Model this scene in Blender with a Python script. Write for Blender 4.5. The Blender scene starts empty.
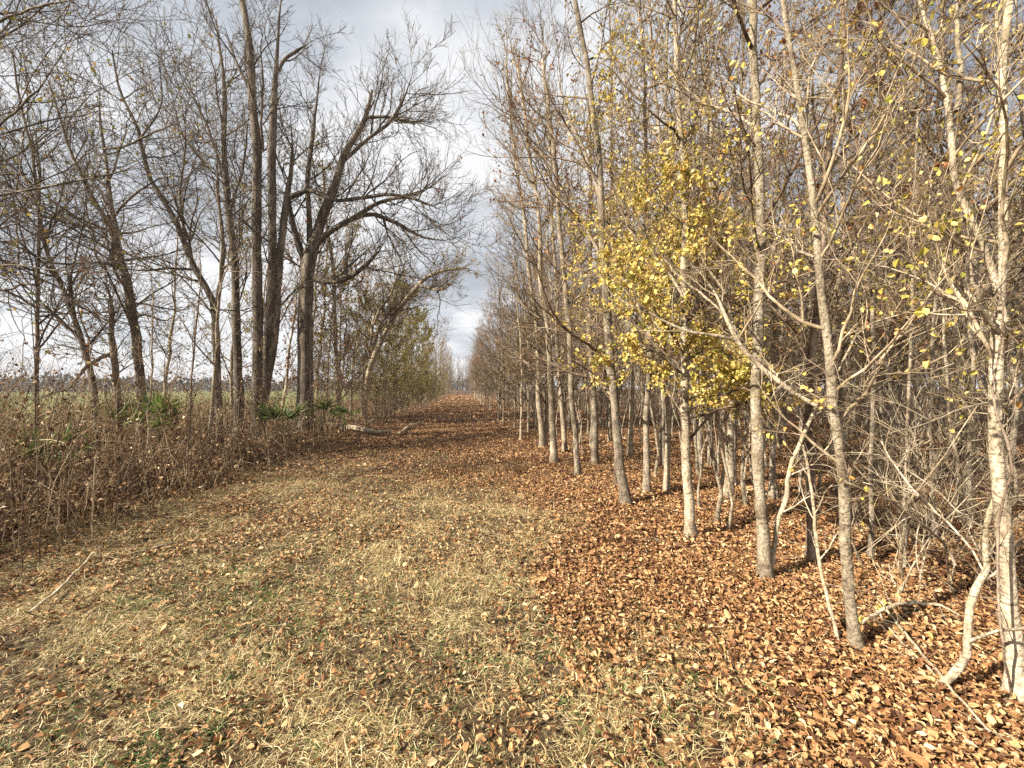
import bpy, math, random
import numpy as np

rng = np.random.default_rng(7)
random.seed(7)
scene = bpy.context.scene
col = scene.collection

# ------------------------------------------------------------------ camera
FPX, CX, CY, HC = 400.0, 512.0, 384.0, 1.6
YAW = math.atan(52 / FPX)                 # camera turned right of the path's direction (+Y)
PITCH = math.atan(4 / FPX)
cy_, sy_, cp_, sp_ = math.cos(YAW), math.sin(YAW), math.cos(PITCH), math.sin(PITCH)
FWD = np.array([sy_ * cp_, cy_ * cp_, sp_])
RGT = np.array([cy_, -sy_, 0.0])
UPV = np.cross(RGT, FWD)
CAM = np.array([0, 0, HC])

cd = bpy.data.cameras.new('camera')
cam = bpy.data.objects.new('camera', cd)
col.objects.link(cam)
cam.location = CAM
cam.rotation_euler = (math.pi / 2 + PITCH, 0, -YAW)
cd.sensor_width = 36
cd.lens = FPX / 1024 * 36
cd.clip_start = 0.05
cd.clip_end = 5000
scene.camera = cam


def W(px, py, d):
    """world point seen at photo position (px, py) at depth d"""
    return CAM + d * (FWD + (px - CX) / FPX * RGT + (CY - py) / FPX * UPV)


def ground_y(px, d):
    return 388 + HC * FPX / d


def dep(y):
    return HC * FPX / (y - 388)


# ------------------------------------------------------------------ tagging and mesh helpers
def tag(o, label=None, cat=None, group=None, kind=None):
    for k, v in (('label', label), ('category', cat), ('group', group), ('kind', kind)):
        if v:
            o[k] = v
    return o


def empty(name, loc, rz=0.0):
    o = bpy.data.objects.new(name, None)
    o.empty_display_size = 0.2
    o.location = loc
    o.rotation_euler = (0, 0, rz)
    col.objects.link(o)
    return o


def mesh(name, V, F, mat, smooth=True):
    """numpy verts and quads -> mesh data"""
    V = np.ascontiguousarray(V, dtype=np.float32)
    F = np.ascontiguousarray(F, dtype=np.int32)
    me = bpy.data.meshes.new(name)
    k = F.shape[1]
    me.vertices.add(len(V))
    me.vertices.foreach_set('co', V.ravel())
    me.loops.add(F.size)
    me.loops.foreach_set('vertex_index', F.ravel())
    me.polygons.add(len(F))
    me.polygons.foreach_set('loop_start', np.arange(0, F.size, k, dtype=np.int32))
    me.polygons.foreach_set('use_smooth', np.full(len(F), smooth, dtype=bool))
    me.materials.append(mat)
    me.update(calc_edges=True)
    return me


def obj(name, me, parent=None):
    o = bpy.data.objects.new(name, me)
    col.objects.link(o)
    if parent is not None:
        o.parent = parent
    return o


def merge(parts):
    Vs, Fs, n = [], [], 0
    for V, F in parts:
        if len(V) == 0:
            continue
        Vs.append(V)
        Fs.append(F + n)
        n += len(V)
    return np.concatenate(Vs), np.concatenate(Fs)


def norm(v):
    return v / np.maximum(np.linalg.norm(v, axis=-1, keepdims=True), 1e-9)


def tubes(P, R, sides):
    """P (M,n,3), R (M,n) -> verts, quads of M tapered tubes"""
    M, n, _ = P.shape
    T = norm(np.gradient(P, axis=1))
    mt = np.abs(T.mean(axis=1))
    ref = np.zeros((M, 3))
    ref[np.arange(M), mt.argmin(axis=1)] = 1
    ref = np.broadcast_to(ref[:, None, :], T.shape)
    U = norm(np.cross(T, ref))
    Vv = np.cross(T, U)
    a = np.arange(sides) * 2 * math.pi / sides
    ring = (U[:, :, None, :] * np.cos(a)[None, None, :, None] + Vv[:, :, None, :] * np.sin(a)[None, None, :, None])
    X = P[:, :, None, :] + ring * R[:, :, None, None]
    V = X.reshape(-1, 3)
    m, i, j = np.meshgrid(np.arange(M), np.arange(n - 1), np.arange(sides), indexing='ij')
    j2 = (j + 1) % sides
    b = (m * n + i) * sides
    F = np.stack([b + j, b + j2, b + sides + j2, b + sides + j], axis=-1).reshape(-1, 4)
    return V, F


def resample(pts, n):
    """Catmull-Rom through pts (k,c) -> (n,c), spaced by arc length"""
    pts = np.asarray(pts, float)
    k = len(pts)
    if k == 2:
        t = np.linspace(0, 1, n)[:, None]
        return pts[0] * (1 - t) + pts[1] * t
    pad = np.vstack([2 * pts[0] - pts[1], pts, 2 * pts[-1] - pts[-2]])
    out = []
    for i in range(k - 1):
        p0, p1, p2, p3 = pad[i:i + 4]
        t = np.linspace(0, 1, 12, endpoint=False)[:, None]
        out.append(.5 * ((2 * p1) + (-p0 + p2) * t + (2 * p0 - 5 * p1 + 4 * p2 - p3) * t ** 2 + (-p0 + 3 * p1 - 3 * p2 + p3) * t ** 3))
    out = np.vstack(out + [pts[-1:]])
    s = np.concatenate([[0], np.cumsum(np.linalg.norm(np.diff(out[:, :3], axis=0), axis=1))])
    q = np.linspace(0, s[-1], n)
    return np.stack([np.interp(q, s, out[:, c]) for c in range(out.shape[1])], axis=1)


def sample(P, R, t):
    M, n, _ = P.shape
    f = np.clip(t, 0, 1) * (n - 1)
    i = np.clip(np.floor(f).astype(int), 0, n - 2)
    u = (f - i)[..., None]
    m = np.arange(M)[:, None]
    p = P[m, i] * (1 - u) + P[m, i + 1] * u
    T = norm(P[m, i + 1] - P[m, i])
    r = R[m, i] * (1 - u[..., 0]) + R[m, i + 1] * u[..., 0]
    return p, T, r


def grow(g, P, R, k, t0, t1, ang, length, up=.2, wig=.1, n=6, rr=.55, rmin=.002, taper=.3, bias=None, slim=.02, droop=0.0):
    """k side branches on every polyline; length(t, parent_length) -> metres"""
    M = len(P)
    t = t0 + (t1 - t0) * (np.arange(k)[None, :] + g.random((M, k))) / k
    p, T, r = sample(P, R, t)
    PL = np.linalg.norm(np.diff(P, axis=1), axis=2).sum(axis=1)[:, None]
    q = norm(g.normal(size=(M, k, 3)))
    perp = norm(np.cross(T, q))
    if bias is not None:
        perp = norm(perp + np.asarray(bias))
    a = np.radians(g.uniform(ang[0], ang[1], (M, k)))[..., None]
    d = norm(np.cos(a) * T + np.sin(a) * perp)
    L = length(t, PL) * g.uniform(.55, 1.35, (M, k))
    r0 = np.clip(np.minimum(r * rr, L * slim), rmin, None)
    N = M * k
    p, d, L, r0 = p.reshape(N, 3), d.reshape(N, 3), L.reshape(N), r0.reshape(N)
    out = [p]
    upv = np.array([0, 0, 1.0])
    for j in range(1, n):
        d = norm(d + upv * (up - droop * j / n) / n * 2 + g.normal(size=(N, 3)) * wig)
        p = p + d * (L / (n - 1))[:, None]
        out.append(p)
    P2 = np.stack(out, axis=1)
    R2 = np.maximum(r0[:, None] * np.linspace(1, taper, n)[None, :], rmin * .7)
    keep = L > .03
    return P2[keep], R2[keep]


def leaves(g, C, size, curl=(.05, .35), hang=0.0, D=None, aspect=(.25, .42), flat=None):
    """one folded ovate blade per centre -> verts, quads"""
    N = len(C)
    if D is None:
        D = g.normal(size=(N, 3))
        D[:, 2] -= hang
    D = norm(D)
    q = g.normal(size=(N, 3))
    if flat is not None:
        q = np.array([0, 0, 1.0]) + q * flat
    S = norm(np.cross(D, q))
    Z = np.cross(S, D)
    L = size * g.uniform(.6, 1.3, N)
    w = L * g.uniform(aspect[0], aspect[1], N)
    c = L * g.uniform(curl[0], curl[1], N)
    b = L * g.uniform(-.25, .25, N)

    def pt(x, y, z):
        return C + D * (L * x)[:, None] + S * y[:, None] + Z * z[:, None]
    zero = np.zeros(N)
    V = np.stack([pt(0, zero, zero), pt(.33, w, c), pt(.72, w * .72, c * .7 + b), pt(1, zero, b * 1.6),
                  pt(.72, -w * .72, c * .7 + b), pt(.33, -w, c)], axis=1).reshape(-1, 3)
    o = np.arange(N)[:, None] * 6
    F = np.concatenate([o + np.array([0, 1, 2, 3]), o + np.array([0, 3, 4, 5])])
    return V, F


# ------------------------------------------------------------------ ground height
def gz(x, y):
    x = np.asarray(x, float)
    y = np.asarray(y, float)
    h = .035 * np.sin(x * .9 + .4 * y) * np.sin(y * .55 + 1.1) + .02 * np.sin(2.3 * x + 1.7) * np.cos(1.9 * y) \
        + .012 * np.sin(5.1 * x + 2 * y) * np.sin(4.3 * y - x)
    h = h + .10 * np.exp(-((x + 5.2) / 1.4) ** 2) * (1 + .3 * np.sin(y * .7))
    f = np.clip((40 - np.hypot(x, y)) / 15, 0, 1) * np.clip((x + 16) / 5, 0, 1)
    return h * f


# ------------------------------------------------------------------ node materials
def new_mat(name, rough=.85):
    m = bpy.data.materials.new(name)
    m.use_nodes = True
    nt = m.node_tree
    b = nt.nodes['Principled BSDF']
    b.inputs['Roughness'].default_value = rough
    b.inputs['Specular IOR Level'].default_value = .25
    return m, nt, b


def node(nt, kind, **kw):
    n = nt.nodes.new(kind)
    for k, v in kw.items():
        setattr(n, k, v)
    return n


def ramp(nt, stops, interp='LINEAR'):
    r = node(nt, 'ShaderNodeValToRGB')
    e = r.color_ramp.elements
    r.color_ramp.interpolation = interp
    while len(e) < len(stops):
        e.new(.5)
    for el, (p, c) in zip(e, stops):
        el.position = p
        el.color = (*c, 1)
    return r


def noise(nt, vec, scale, detail=4, rough=.6):
    n = node(nt, 'ShaderNodeTexNoise')
    n.inputs['Scale'].default_value = scale
    n.inputs['Detail'].default_value = detail
    n.inputs['Roughness'].default_value = rough
    nt.links.new(vec, n.inputs['Vector'])
    return n


def mix(nt, fac, a, b, blend='MIX'):
    m = node(nt, 'ShaderNodeMix', data_type='RGBA', blend_type=blend)
    for s, v in ((0, fac), (6, a), (7, b)):
        if hasattr(v, 'links') or hasattr(v, 'is_linked'):
            nt.links.new(v, m.inputs[s])
        elif isinstance(v, (int, float)):
            m.inputs[s].default_value = v
        else:
            m.inputs[s].default_value = (*v, 1)
    return m.outputs[2]


def bark(name, dark, mid, light, scale=9.0, stretch=.3, bump=.5, light_at=.62):
    m, nt, b = new_mat(name, .9)
    tc = node(nt, 'ShaderNodeTexCoord')
    oi = node(nt, 'ShaderNodeObjectInfo')
    mp = node(nt, 'ShaderNodeMapping')
    mp.inputs['Scale'].default_value = (1, 1, stretch)
    nt.links.new(tc.outputs['Object'], mp.inputs['Vector'])
    add = node(nt, 'ShaderNodeVectorMath', operation='ADD')
    nt.links.new(mp.outputs[0], add.inputs[0])
    sc = node(nt, 'ShaderNodeVectorMath', operation='SCALE')
    sc.inputs[0].default_value = (13, 7, 5)
    nt.links.new(oi.outputs['Random'], sc.inputs['Scale'])
    nt.links.new(sc.outputs[0], add.inputs[1])
    n1 = noise(nt, add.outputs[0], scale, 6, .65)
    n2 = noise(nt, add.outputs[0], scale * 7, 4, .6)
    r = ramp(nt, [(.30, dark), (.48, mid), (light_at, light)])
    nt.links.new(n1.outputs[0], r.inputs[0])
    r2 = ramp(nt, [(.34, (.30, .27, .24)), (.50, (.85, .84, .82)), (.62, (1, 1, 1))])
    nt.links.new(n2.outputs[0], r2.inputs[0])
    c = mix(nt, .8, r.outputs[0], r2.outputs[0], 'MULTIPLY')
    mp3 = node(nt, 'ShaderNodeMapping')
    mp3.inputs['Scale'].default_value = (1, 1, 5)
    nt.links.new(tc.outputs['Object'], mp3.inputs['Vector'])
    n3 = noise(nt, mp3.outputs[0], scale * 1.6, 3, .5)
    r3 = ramp(nt, [(.335, (.22, .18, .15)), (.40, (1, 1, 1))])
    nt.links.new(n3.outputs[0], r3.inputs[0])
    c = mix(nt, .85, c, r3.outputs[0], 'MULTIPLY')
    n4 = noise(nt, tc.outputs['Object'], 2.3, 4, .6)
    r4 = ramp(nt, [(.52, (0, 0, 0)), (.70, (.55, .55, .55))])
    nt.links.new(n4.outputs[0], r4.inputs[0])
    c = mix(nt, r4.outputs[0], c, tuple(a * b for a, b in zip(mid, (.62, .68, .52))))
    hs = node(nt, 'ShaderNodeHueSaturation')
    nt.links.new(c, hs.inputs['Color'])
    mr = node(nt, 'ShaderNodeMapRange')
    mr.inputs['To Min'].default_value = .75
    mr.inputs['To Max'].default_value = 1.2
    nt.links.new(oi.outputs['Random'], mr.inputs['Value'])
    nt.links.new(mr.outputs[0], hs.inputs['Value'])
    nt.links.new(hs.outputs[0], b.inputs['Base Color'])
    if bump:
        bp = node(nt, 'ShaderNodeBump')
        bp.inputs['Strength'].default_value = bump
        bp.inputs['Distance'].default_value = .02
        nt.links.new(n2.outputs[0], bp.inputs['Height'])
        nt.links.new(bp.outputs[0], b.inputs['Normal'])
    return m


def island_mat(name, stops, rough=.7, trans=0.0, interp='LINEAR', detail=0.0):
    """every blade or leaf its own colour"""
    m, nt, b = new_mat(name, rough)
    ge = node(nt, 'ShaderNodeNewGeometry')
    r = ramp(nt, stops, interp)
    nt.links.new(ge.outputs['Random Per Island'], r.inputs[0])
    c = r.outputs[0]
    if detail:
        tc = node(nt, 'ShaderNodeTexCoord')
        n = noise(nt, tc.outputs['Object'], detail, 3, .6)
        rr = ramp(nt, [(.35, (.6, .58, .55)), (.6, (1, 1, 1))])
        nt.links.new(n.outputs[0], rr.inputs[0])
        c = mix(nt, .8, c, rr.outputs[0], 'MULTIPLY')
    nt.links.new(c, b.inputs['Base Color'])
    if trans:
        tr = node(nt, 'ShaderNodeBsdfTranslucent')
        nt.links.new(c, tr.inputs['Color'])
        ms = node(nt, 'ShaderNodeMixShader')
        ms.inputs[0].default_value = trans
        nt.links.new(b.outputs[0], ms.inputs[1])
        nt.links.new(tr.outputs[0], ms.inputs[2])
        out = nt.nodes['Material Output']
        nt.links.new(ms.outputs[0], out.inputs['Surface'])
    return m


M = {}
M['pale_bark'] = bark('pale smooth bark', (.14, .10, .065), (.38, .305, .205), (.54, .455, .33), 8, .8, .8)
M['grey_bark'] = bark('grey young bark', (.09, .068, .046), (.28, .225, .16), (.48, .40, .295), 10, .5, .9)
M['old_bark'] = bark('furrowed old bark', (.05, .037, .026), (.145, .112, .08), (.36, .30, .23), 6, .22, 1.0, .66)
M['brown_bark'] = bark('reddish brown bark', (.08, .055, .038), (.21, .145, .10), (.36, .28, .20), 8, .3, .9)
M['pale_twig'] = bark('pale twig bark', (.13, .09, .052), (.29, .215, .13), (.52, .42, .285), 3, 1, 0)
M['brown_twig'] = bark('brown twig bark', (.06, .038, .024), (.15, .10, .062), (.31, .235, .15), 3, 1, 0)  # brown twigs; on half the near right trees this colour paints in shadow-side twigs
M['dark_twig'] = bark('dark twig bark', (.05, .036, .025), (.125, .09, .06), (.27, .205, .14), 3, 1, 0)
M['dead_wood'] = bark('weathered dead wood', (.26, .19, .12), (.50, .40, .27), (.66, .56, .41), 9, .4, .5)
M['char_wood'] = bark('blackened stump wood', (.022, .017, .013), (.05, .038, .028), (.13, .10, .075), 12, .3, 1)
M['litter'] = island_mat('dry fallen leaf', [(0, (.06, .026, .013)), (.16, (.17, .074, .031)), (.42, (.34, .165, .066)), (.66, (.47, .26, .11)),
                                             (.88, (.54, .34, .155)), (1, (.68, .51, .30))], .6, 0, detail=40)
M['grass'] = island_mat('dead grass blade', [(0, (.14, .085, .033)), (.3, (.37, .265, .12)), (.6, (.59, .46, .23)), (.86, (.76, .63, .37)),
                                             (.93, (.42, .34, .13)), (1, (.27, .26, .075))], .6, .15)
M['green_weed'] = island_mat('green weed blade', [(0, (.035, .075, .015)), (.6, (.075, .15, .03)), (1, (.16, .22, .06))], .5, .2)
M['yellow_leaf'] = island_mat('yellow autumn leaf', [(0, (.22, .215, .035)), (.2, (.44, .375, .075)), (.5, (.66, .50, .115)), (.85, (.78, .61, .24)), (1, (.58, .30, .07))], .5, .3)
M['rust_leaf'] = island_mat('rusty autumn leaf', [(0, (.14, .045, .02)), (.4, (.28, .10, .035)), (.7, (.38, .17, .06)), (1, (.45, .27, .10))], .6, .25)
M['tan_leaf'] = island_mat('tan dry leaf', [(0, (.12, .065, .035)), (.5, (.27, .165, .085)), (.85, (.38, .27, .14)), (1, (.42, .30, .07))], .6, .2)
M['olive_leaf'] = island_mat('olive leaf', [(0, (.11, .12, .022)), (.5, (.26, .235, .05)), (.8, (.42, .33, .075)), (1, (.44, .22, .06))], .5, .25)
M['weed_stem'] = island_mat('dead weed stem', [(0, (.045, .024, .012)), (.4, (.15, .085, .042)), (.72, (.34, .225, .12)), (1, (.66, .52, .33))], .85)
M['weed_leaf'] = island_mat('dead weed leaf', [(0, (.045, .021, .011)), (.35, (.15, .074, .034)), (.65, (.32, .185, .088)), (.86, (.52, .36, .19)), (1, (.76, .60, .39))], .75)
M['palm_leaf'] = island_mat('palmetto blade', [(0, (.055, .115, .02)), (.6, (.14, .21, .045)), (1, (.34, .36, .11))], .4, .15)
M['far_leaf'] = island_mat('far tree foliage', [(0, (.045, .04, .03)), (.6, (.085, .075, .055)), (1, (.13, .115, .08))], .9)

# ground: leaf litter, dead grass and the green field are laid out by world position
def ground_material(name):
    m, nt, b = new_mat(name, .95)
    ge = node(nt, 'ShaderNodeNewGeometry')
    pos = ge.outputs['Position']
    wob = noise(nt, pos, 6, 3)
    wv = node(nt, 'ShaderNodeVectorMath', operation='SCALE')
    wv.inputs['Scale'].default_value = .12
    nt.links.new(wob.outputs['Color'], wv.inputs[0])
    ad = node(nt, 'ShaderNodeVectorMath', operation='ADD')
    nt.links.new(pos, ad.inputs[0])
    nt.links.new(wv.outputs[0], ad.inputs[1])
    vo = node(nt, 'ShaderNodeTexVoronoi')
    vo.inputs['Scale'].default_value = 17
    nt.links.new(ad.outputs[0], vo.inputs['Vector'])
    se = node(nt, 'ShaderNodeSeparateColor')
    nt.links.new(vo.outputs['Color'], se.inputs[0])
    leaf = ramp(nt, [(0, (.035, .014, .008)), (.3, (.09, .038, .018)), (.6, (.20, .092, .04)), (.85, (.34, .18, .078)), (1, (.48, .30, .15))])
    nt.links.new(se.outputs[0], leaf.inputs[0])
    edge = ramp(nt, [(.0, (1, 1, 1)), (.55, (.8, .78, .75)), (.9, (.35, .3, .28))])
    mu = node(nt, 'ShaderNodeMath', operation='MULTIPLY')
    mu.inputs[1].default_value = 1.4
    nt.links.new(vo.outputs['Distance'], mu.inputs[0])
    nt.links.new(mu.outputs[0], edge.inputs[0])
    lc = mix(nt, .8, leaf.outputs[0], edge.outputs[0], 'MULTIPLY')
    big = noise(nt, pos, .5, 5, .6)
    bigr = ramp(nt, [(.35, (.62, .58, .55)), (.65, (1.0, 1.0, 1.0))])
    nt.links.new(big.outputs[0], bigr.inputs[0])
    lc = mix(nt, .7, lc, bigr.outputs[0], 'MULTIPLY')
    gn = noise(nt, pos, 30, 6, .75)
    gr = ramp(nt, [(.3, (.022, .013, .007)), (.5, (.07, .046, .022)), (.7, (.18, .125, .06))])
    nt.links.new(gn.outputs[0], gr.inputs[0])
    sx = node(nt, 'ShaderNodeSeparateXYZ')
    nt.links.new(pos, sx.inputs[0])
    # grass where -3.1 < x < .8 and y < 10, edges broken by noise
    n3 = noise(nt, pos, 1.3, 5, .65)

    def band(out, lo, hi, amp=1.6):
        s = node(nt, 'ShaderNodeMath', operation='MULTIPLY_ADD')
        nt.links.new(n3.outputs[0], s.inputs[0])
        s.inputs[1].default_value = amp
        nt.links.new(out, s.inputs[2])
        r = node(nt, 'ShaderNodeMapRange')
        r.interpolation_type = 'SMOOTHSTEP'
        r.inputs['From Min'].default_value = lo + amp / 2
        r.inputs['From Max'].default_value = hi + amp / 2
        nt.links.new(s.outputs[0], r.inputs['Value'])
        return r.outputs[0]

    def mul(a, c):
        q = node(nt, 'ShaderNodeMath', operation='MULTIPLY')
        nt.links.new(a, q.inputs[0])
        nt.links.new(c, q.inputs[1])
        return q.outputs[0]
    gm = mul(mul(band(sx.outputs[0], -3.3, -2.7), band(sx.outputs[0], 1.0, .4)), band(sx.outputs[1], 13, 7, 5))
    c = mix(nt, gm, lc, gr.outputs[0])
    fn = noise(nt, pos, .15, 6, .6)
    fr = ramp(nt, [(.35, (.10, .12, .03)), (.55, (.17, .19, .055)), (.7, (.27, .25, .10))])
    nt.links.new(fn.outputs[0], fr.inputs[0])
    c = mix(nt, band(sx.outputs[0], -12, -15, 2), c, fr.outputs[0])
    nt.links.new(c, b.inputs['Base Color'])
    bp = node(nt, 'ShaderNodeBump')
    bp.inputs['Strength'].default_value = .8
    bp.inputs['Distance'].default_value = .03
    bm_ = node(nt, 'ShaderNodeMath', operation='ADD')
    nt.links.new(gn.outputs[0], bm_.inputs[0])
    nt.links.new(se.outputs[1], bm_.inputs[1])
    nt.links.new(bm_.outputs[0], bp.inputs['Height'])
    nt.links.new(bp.outputs[0], b.inputs['Normal'])
    return m


M['ground'] = ground_material('leaf littered ground')


def sheet(name, xs, ys, dz, kind='structure', jitter=0.0):
    X, Y = np.meshgrid(xs, ys, indexing='ij')
    if jitter:
        jj = jitter * (np.sin(ys * 1.7) + .6 * np.sin(ys * 4.1 + 1) + .4 * np.sin(ys * 9.7))
        X[0, :] += jj
        X[-1, :] += jj[::-1]
    V = np.stack([X, Y, gz(X, Y) + dz], axis=-1).reshape(-1, 3)
    nx, ny = len(xs), len(ys)
    i, j = np.meshgrid(np.arange(nx - 1), np.arange(ny - 1), indexing='ij')
    a = i * ny + j
    F = np.stack([a, a + ny, a + ny + 1, a + 1], axis=-1).reshape(-1, 4)
    o = obj(name, mesh(name, V, F, M['ground']))
    o['kind'] = kind
    return o


far_ = np.geomspace(1, 60, 24)
xs = np.concatenate([-20 - 28 * far_[::-1], np.arange(-20, 26, .22), 26 + 28 * far_])
ys = np.concatenate([-6 - 10 * far_[::-1], np.arange(-6, 42, .22), 42 + 28 * far_])
sheet('ground', xs, ys, 0)
sheet('path', np.arange(-2.9, 1.95, .2), np.concatenate([np.arange(-3, 42, .2), np.geomspace(42.2, 95, 40)]), .004, jitter=.12)

# ------------------------------------------------------------------ fallen leaves and dead grass
def noise2(x, y, s=1.0):
    return (np.sin(1.3 * s * x + 2.1 * np.sin(.9 * s * y)) + np.sin(1.7 * s * y + 1.9 * np.sin(1.1 * s * x + 1)) + np.sin(3.9 * s * x - 2.6 * s * y + np.sin(2 * s * y))) / 3


def leaf_density(x, y):
    """share of the ground that leaves cover"""
    nz = noise2(x, y, 1.1) * .5
    right = np.clip((x - .45 + nz * 1.3) / 1.15, 0, 1)
    left = np.clip((-3.25 - x + nz * 1.2) / 1.2, 0, .8)
    far = np.clip((y - 4.8 + nz * 5 + np.clip(x + .5, -2, 2) * .8) / 5, 0, 1)
    return np.clip(np.maximum(np.maximum(right, left), far * .9), .16 + .3 * (nz > .12), 1)


def scatter(g, n, x0, x1, y0, y1, dens, xpow=1):
    x = g.uniform(x0, x1, n)
    y = g.uniform(y0, y1, n)
    k = g.random(n) < dens(x, y)
    return x[k], y[k]


def leaf_patch(g, n, x0, x1, y0, y1, size):
    x, y = scatter(g, n, x0, x1, y0, y1, leaf_density)
    C = np.stack([x, y, gz(x, y) + .004 + g.random(len(x)) ** 2 * .05], axis=1)
    az = g.uniform(0, 2 * math.pi, len(x))
    D = np.stack([np.cos(az), np.sin(az), g.normal(size=len(x)) * .36], axis=1)
    return leaves(g, C, size * g.uniform(.55, 1.5, len(x)), (-.15, .45), D=D, flat=.42, aspect=np.where(g.random(len(x)) < .5, .15, .32)[None] * np.array([[.7], [1.3]]))


lp = [leaf_patch(rng, 62000, -5, 5, .4, 3.2, .029), leaf_patch(rng, 140000, -6, 8, 3.2, 8, .033), leaf_patch(rng, 130000, -7, 16, 8, 18, .044),
      leaf_patch(rng, 40000, -5, 12, 18, 45, .078), leaf_patch(rng, 9000, -4, 6, 45, 95, .15), leaf_patch(rng, 40000, .6, 3.8, .6, 3.6, .030), leaf_patch(rng, 4200, .6, 5, .6, 6, .046)]
# leaves caught in the grass
for (n, x0, x1, y0, y1, sz) in ((5200, -3.6, 1.2, .5, 4, .030), (6000, -3.6, 1.2, .5, 4, .018), (9000, -4, 1.2, 4, 11, .034)):
    x, y = rng.uniform(x0, x1, n), rng.uniform(y0, y1, n)
    kk = noise2(x, y, 1.9) > -.25
    x, y = x[kk], y[kk]
    C = np.stack([x, y, gz(x, y) + .01 + rng.random(len(x)) * .05], axis=1)
    az = rng.uniform(0, 6.28, len(x))
    lp.append(leaves(rng, C, sz, (-.1, .45), D=np.stack([np.cos(az), np.sin(az), rng.normal(size=len(x)) * .45], axis=1), flat=.6, aspect=(.18, .36)))
V, F = merge(lp)
o = obj('fallen_leaves', mesh('fallen_leaves', V, F, M['litter'], False))
tag(o, 'dry brown oak coloured leaves covering the path and woodland floor', 'fallen leaves', kind='stuff')


def blades(g, X, Y, Z, L, w, lean, n=4):
    N = len(X)
    az = g.uniform(0, 2 * math.pi, N)
    h = np.stack([np.cos(az), np.sin(az), np.zeros(N)], axis=1)
    d = norm(h * np.sin(lean)[:, None] + np.array([0, 0, 1.0]) * np.cos(lean)[:, None])
    side = np.stack([-np.sin(az), np.cos(az), np.zeros(N)], axis=1)
    side = norm(side + g.normal(size=(N, 3)) * .35)
    p = np.stack([X, Y, Z], axis=1)
    out = []
    bend = g.uniform(.2, 1.25, N)
    for j in range(n):
        ww = (w * (1 - .8 * j / (n - 1)))[:, None] * .5
        out += [p - side * ww, p + side * ww]
        d = norm(d + (h * .6 + np.array([0, 0, -1.0])) * (bend * .8)[:, None] + g.normal(size=(N, 3)) * .22)
        p = p + d * (L / (n - 1))[:, None]
        p[:, 2] = np.maximum(p[:, 2], Z + .004)
    V = np.stack(out, axis=1).reshape(-1, 3)
    o_ = np.arange(N)[:, None, None] * 2 * n + (np.arange(n - 1) * 2)[None, :, None] + np.array([0, 1, 3, 2])[None, None, :]
    return V, o_.reshape(-1, 4)


def grass_density(x, y):
    d = 1 - leaf_density(x, y)
    return np.clip(d * 1.15 * (.55 + .45 * (noise2(x + 3, y, 2.1) > -.25)), .02 * (x < 1.6), 1)


def tufts(g, n, x0, x1, y0, y1, per, L, w):
    x, y = scatter(g, n, x0, x1, y0, y1, grass_density)
    sz = g.uniform(.45, 1.45, len(x)) * (.8 + .4 * (noise2(x, y, 2.6) > .1))
    X = np.repeat(x, per) + g.normal(size=len(x) * per) * .035
    Y = np.repeat(y, per) + g.normal(size=len(x) * per) * .035
    S = np.repeat(sz, per)
    N = len(X)
    return blades(g, X, Y, gz(X, Y), L * S * g.uniform(.5, 1.3, N), w * g.uniform(.6, 1.4, N), np.radians(g.uniform(15, 85, N)))


gp = [tufts(rng, 12500, -4.2, 1.8, .5, 3.6, 20, .078, .0040), tufts(rng, 14500, -4.4, 1.6, 3.6, 8, 15, .085, .0054), tufts(rng, 5500, -4.0, 1.5, 8, 15, 11, .10, .007)]
V, F = merge(gp)
o = obj('dry_grass', mesh('dry_grass', V, F, M['grass'], False))
tag(o, 'matted tan dead grass on the near half of the path', 'grass', kind='stuff')

gx, gy = [], []
for (px, py, rad, n) in [(257, 600, .16, 60), (150, 762, .10, 40), (140, 606, .12, 30), (290, 632, .2, 30), (430, 690, .4, 34), (620, 640, .5, 50), (240, 572, .25, 60), (300, 560, .45, 60), (210, 640, .35, 50), (330, 620, .5, 60), (540, 690, .4, 50), (450, 600, .5, 40), (60, 740, .3, 40), (700, 700, .3, 24), (148, 560, .12, 26)]:
    p = W(px, py, dep(py))
    gx.append(p[0] + rng.normal(size=n) * rad)
    gy.append(p[1] + rng.normal(size=n) * rad)
gx, gy = np.concatenate(gx), np.concatenate(gy)
per = 12
X = np.repeat(gx, per) + rng.normal(size=len(gx) * per) * .03
Y = np.repeat(gy, per) + rng.normal(size=len(gx) * per) * .03
V, F = blades(rng, X, Y, gz(X, Y), rng.uniform(.04, .11, len(X)), rng.uniform(.003, .007, len(X)), np.radians(rng.uniform(5, 70, len(X))))
o = obj('green_weeds', mesh('green_weeds', V, F, M['green_weed'], False))
tag(o, 'small green weeds sprouting through the dead grass', 'weeds', kind='stuff')

# ------------------------------------------------------------------ dead undergrowth on the left bank
def brush_density(x, y):
    edge = -3.75 + .045 * np.clip(y, 0, 30) + .3 * noise2(x, y, 1.5)
    d = np.clip((edge - x) / .7, 0, 1)
    return d * (.16 + .84 * (noise2(x, y, 1.9) > -.1)) * np.where(y < 2.4, .6, 1)


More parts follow.
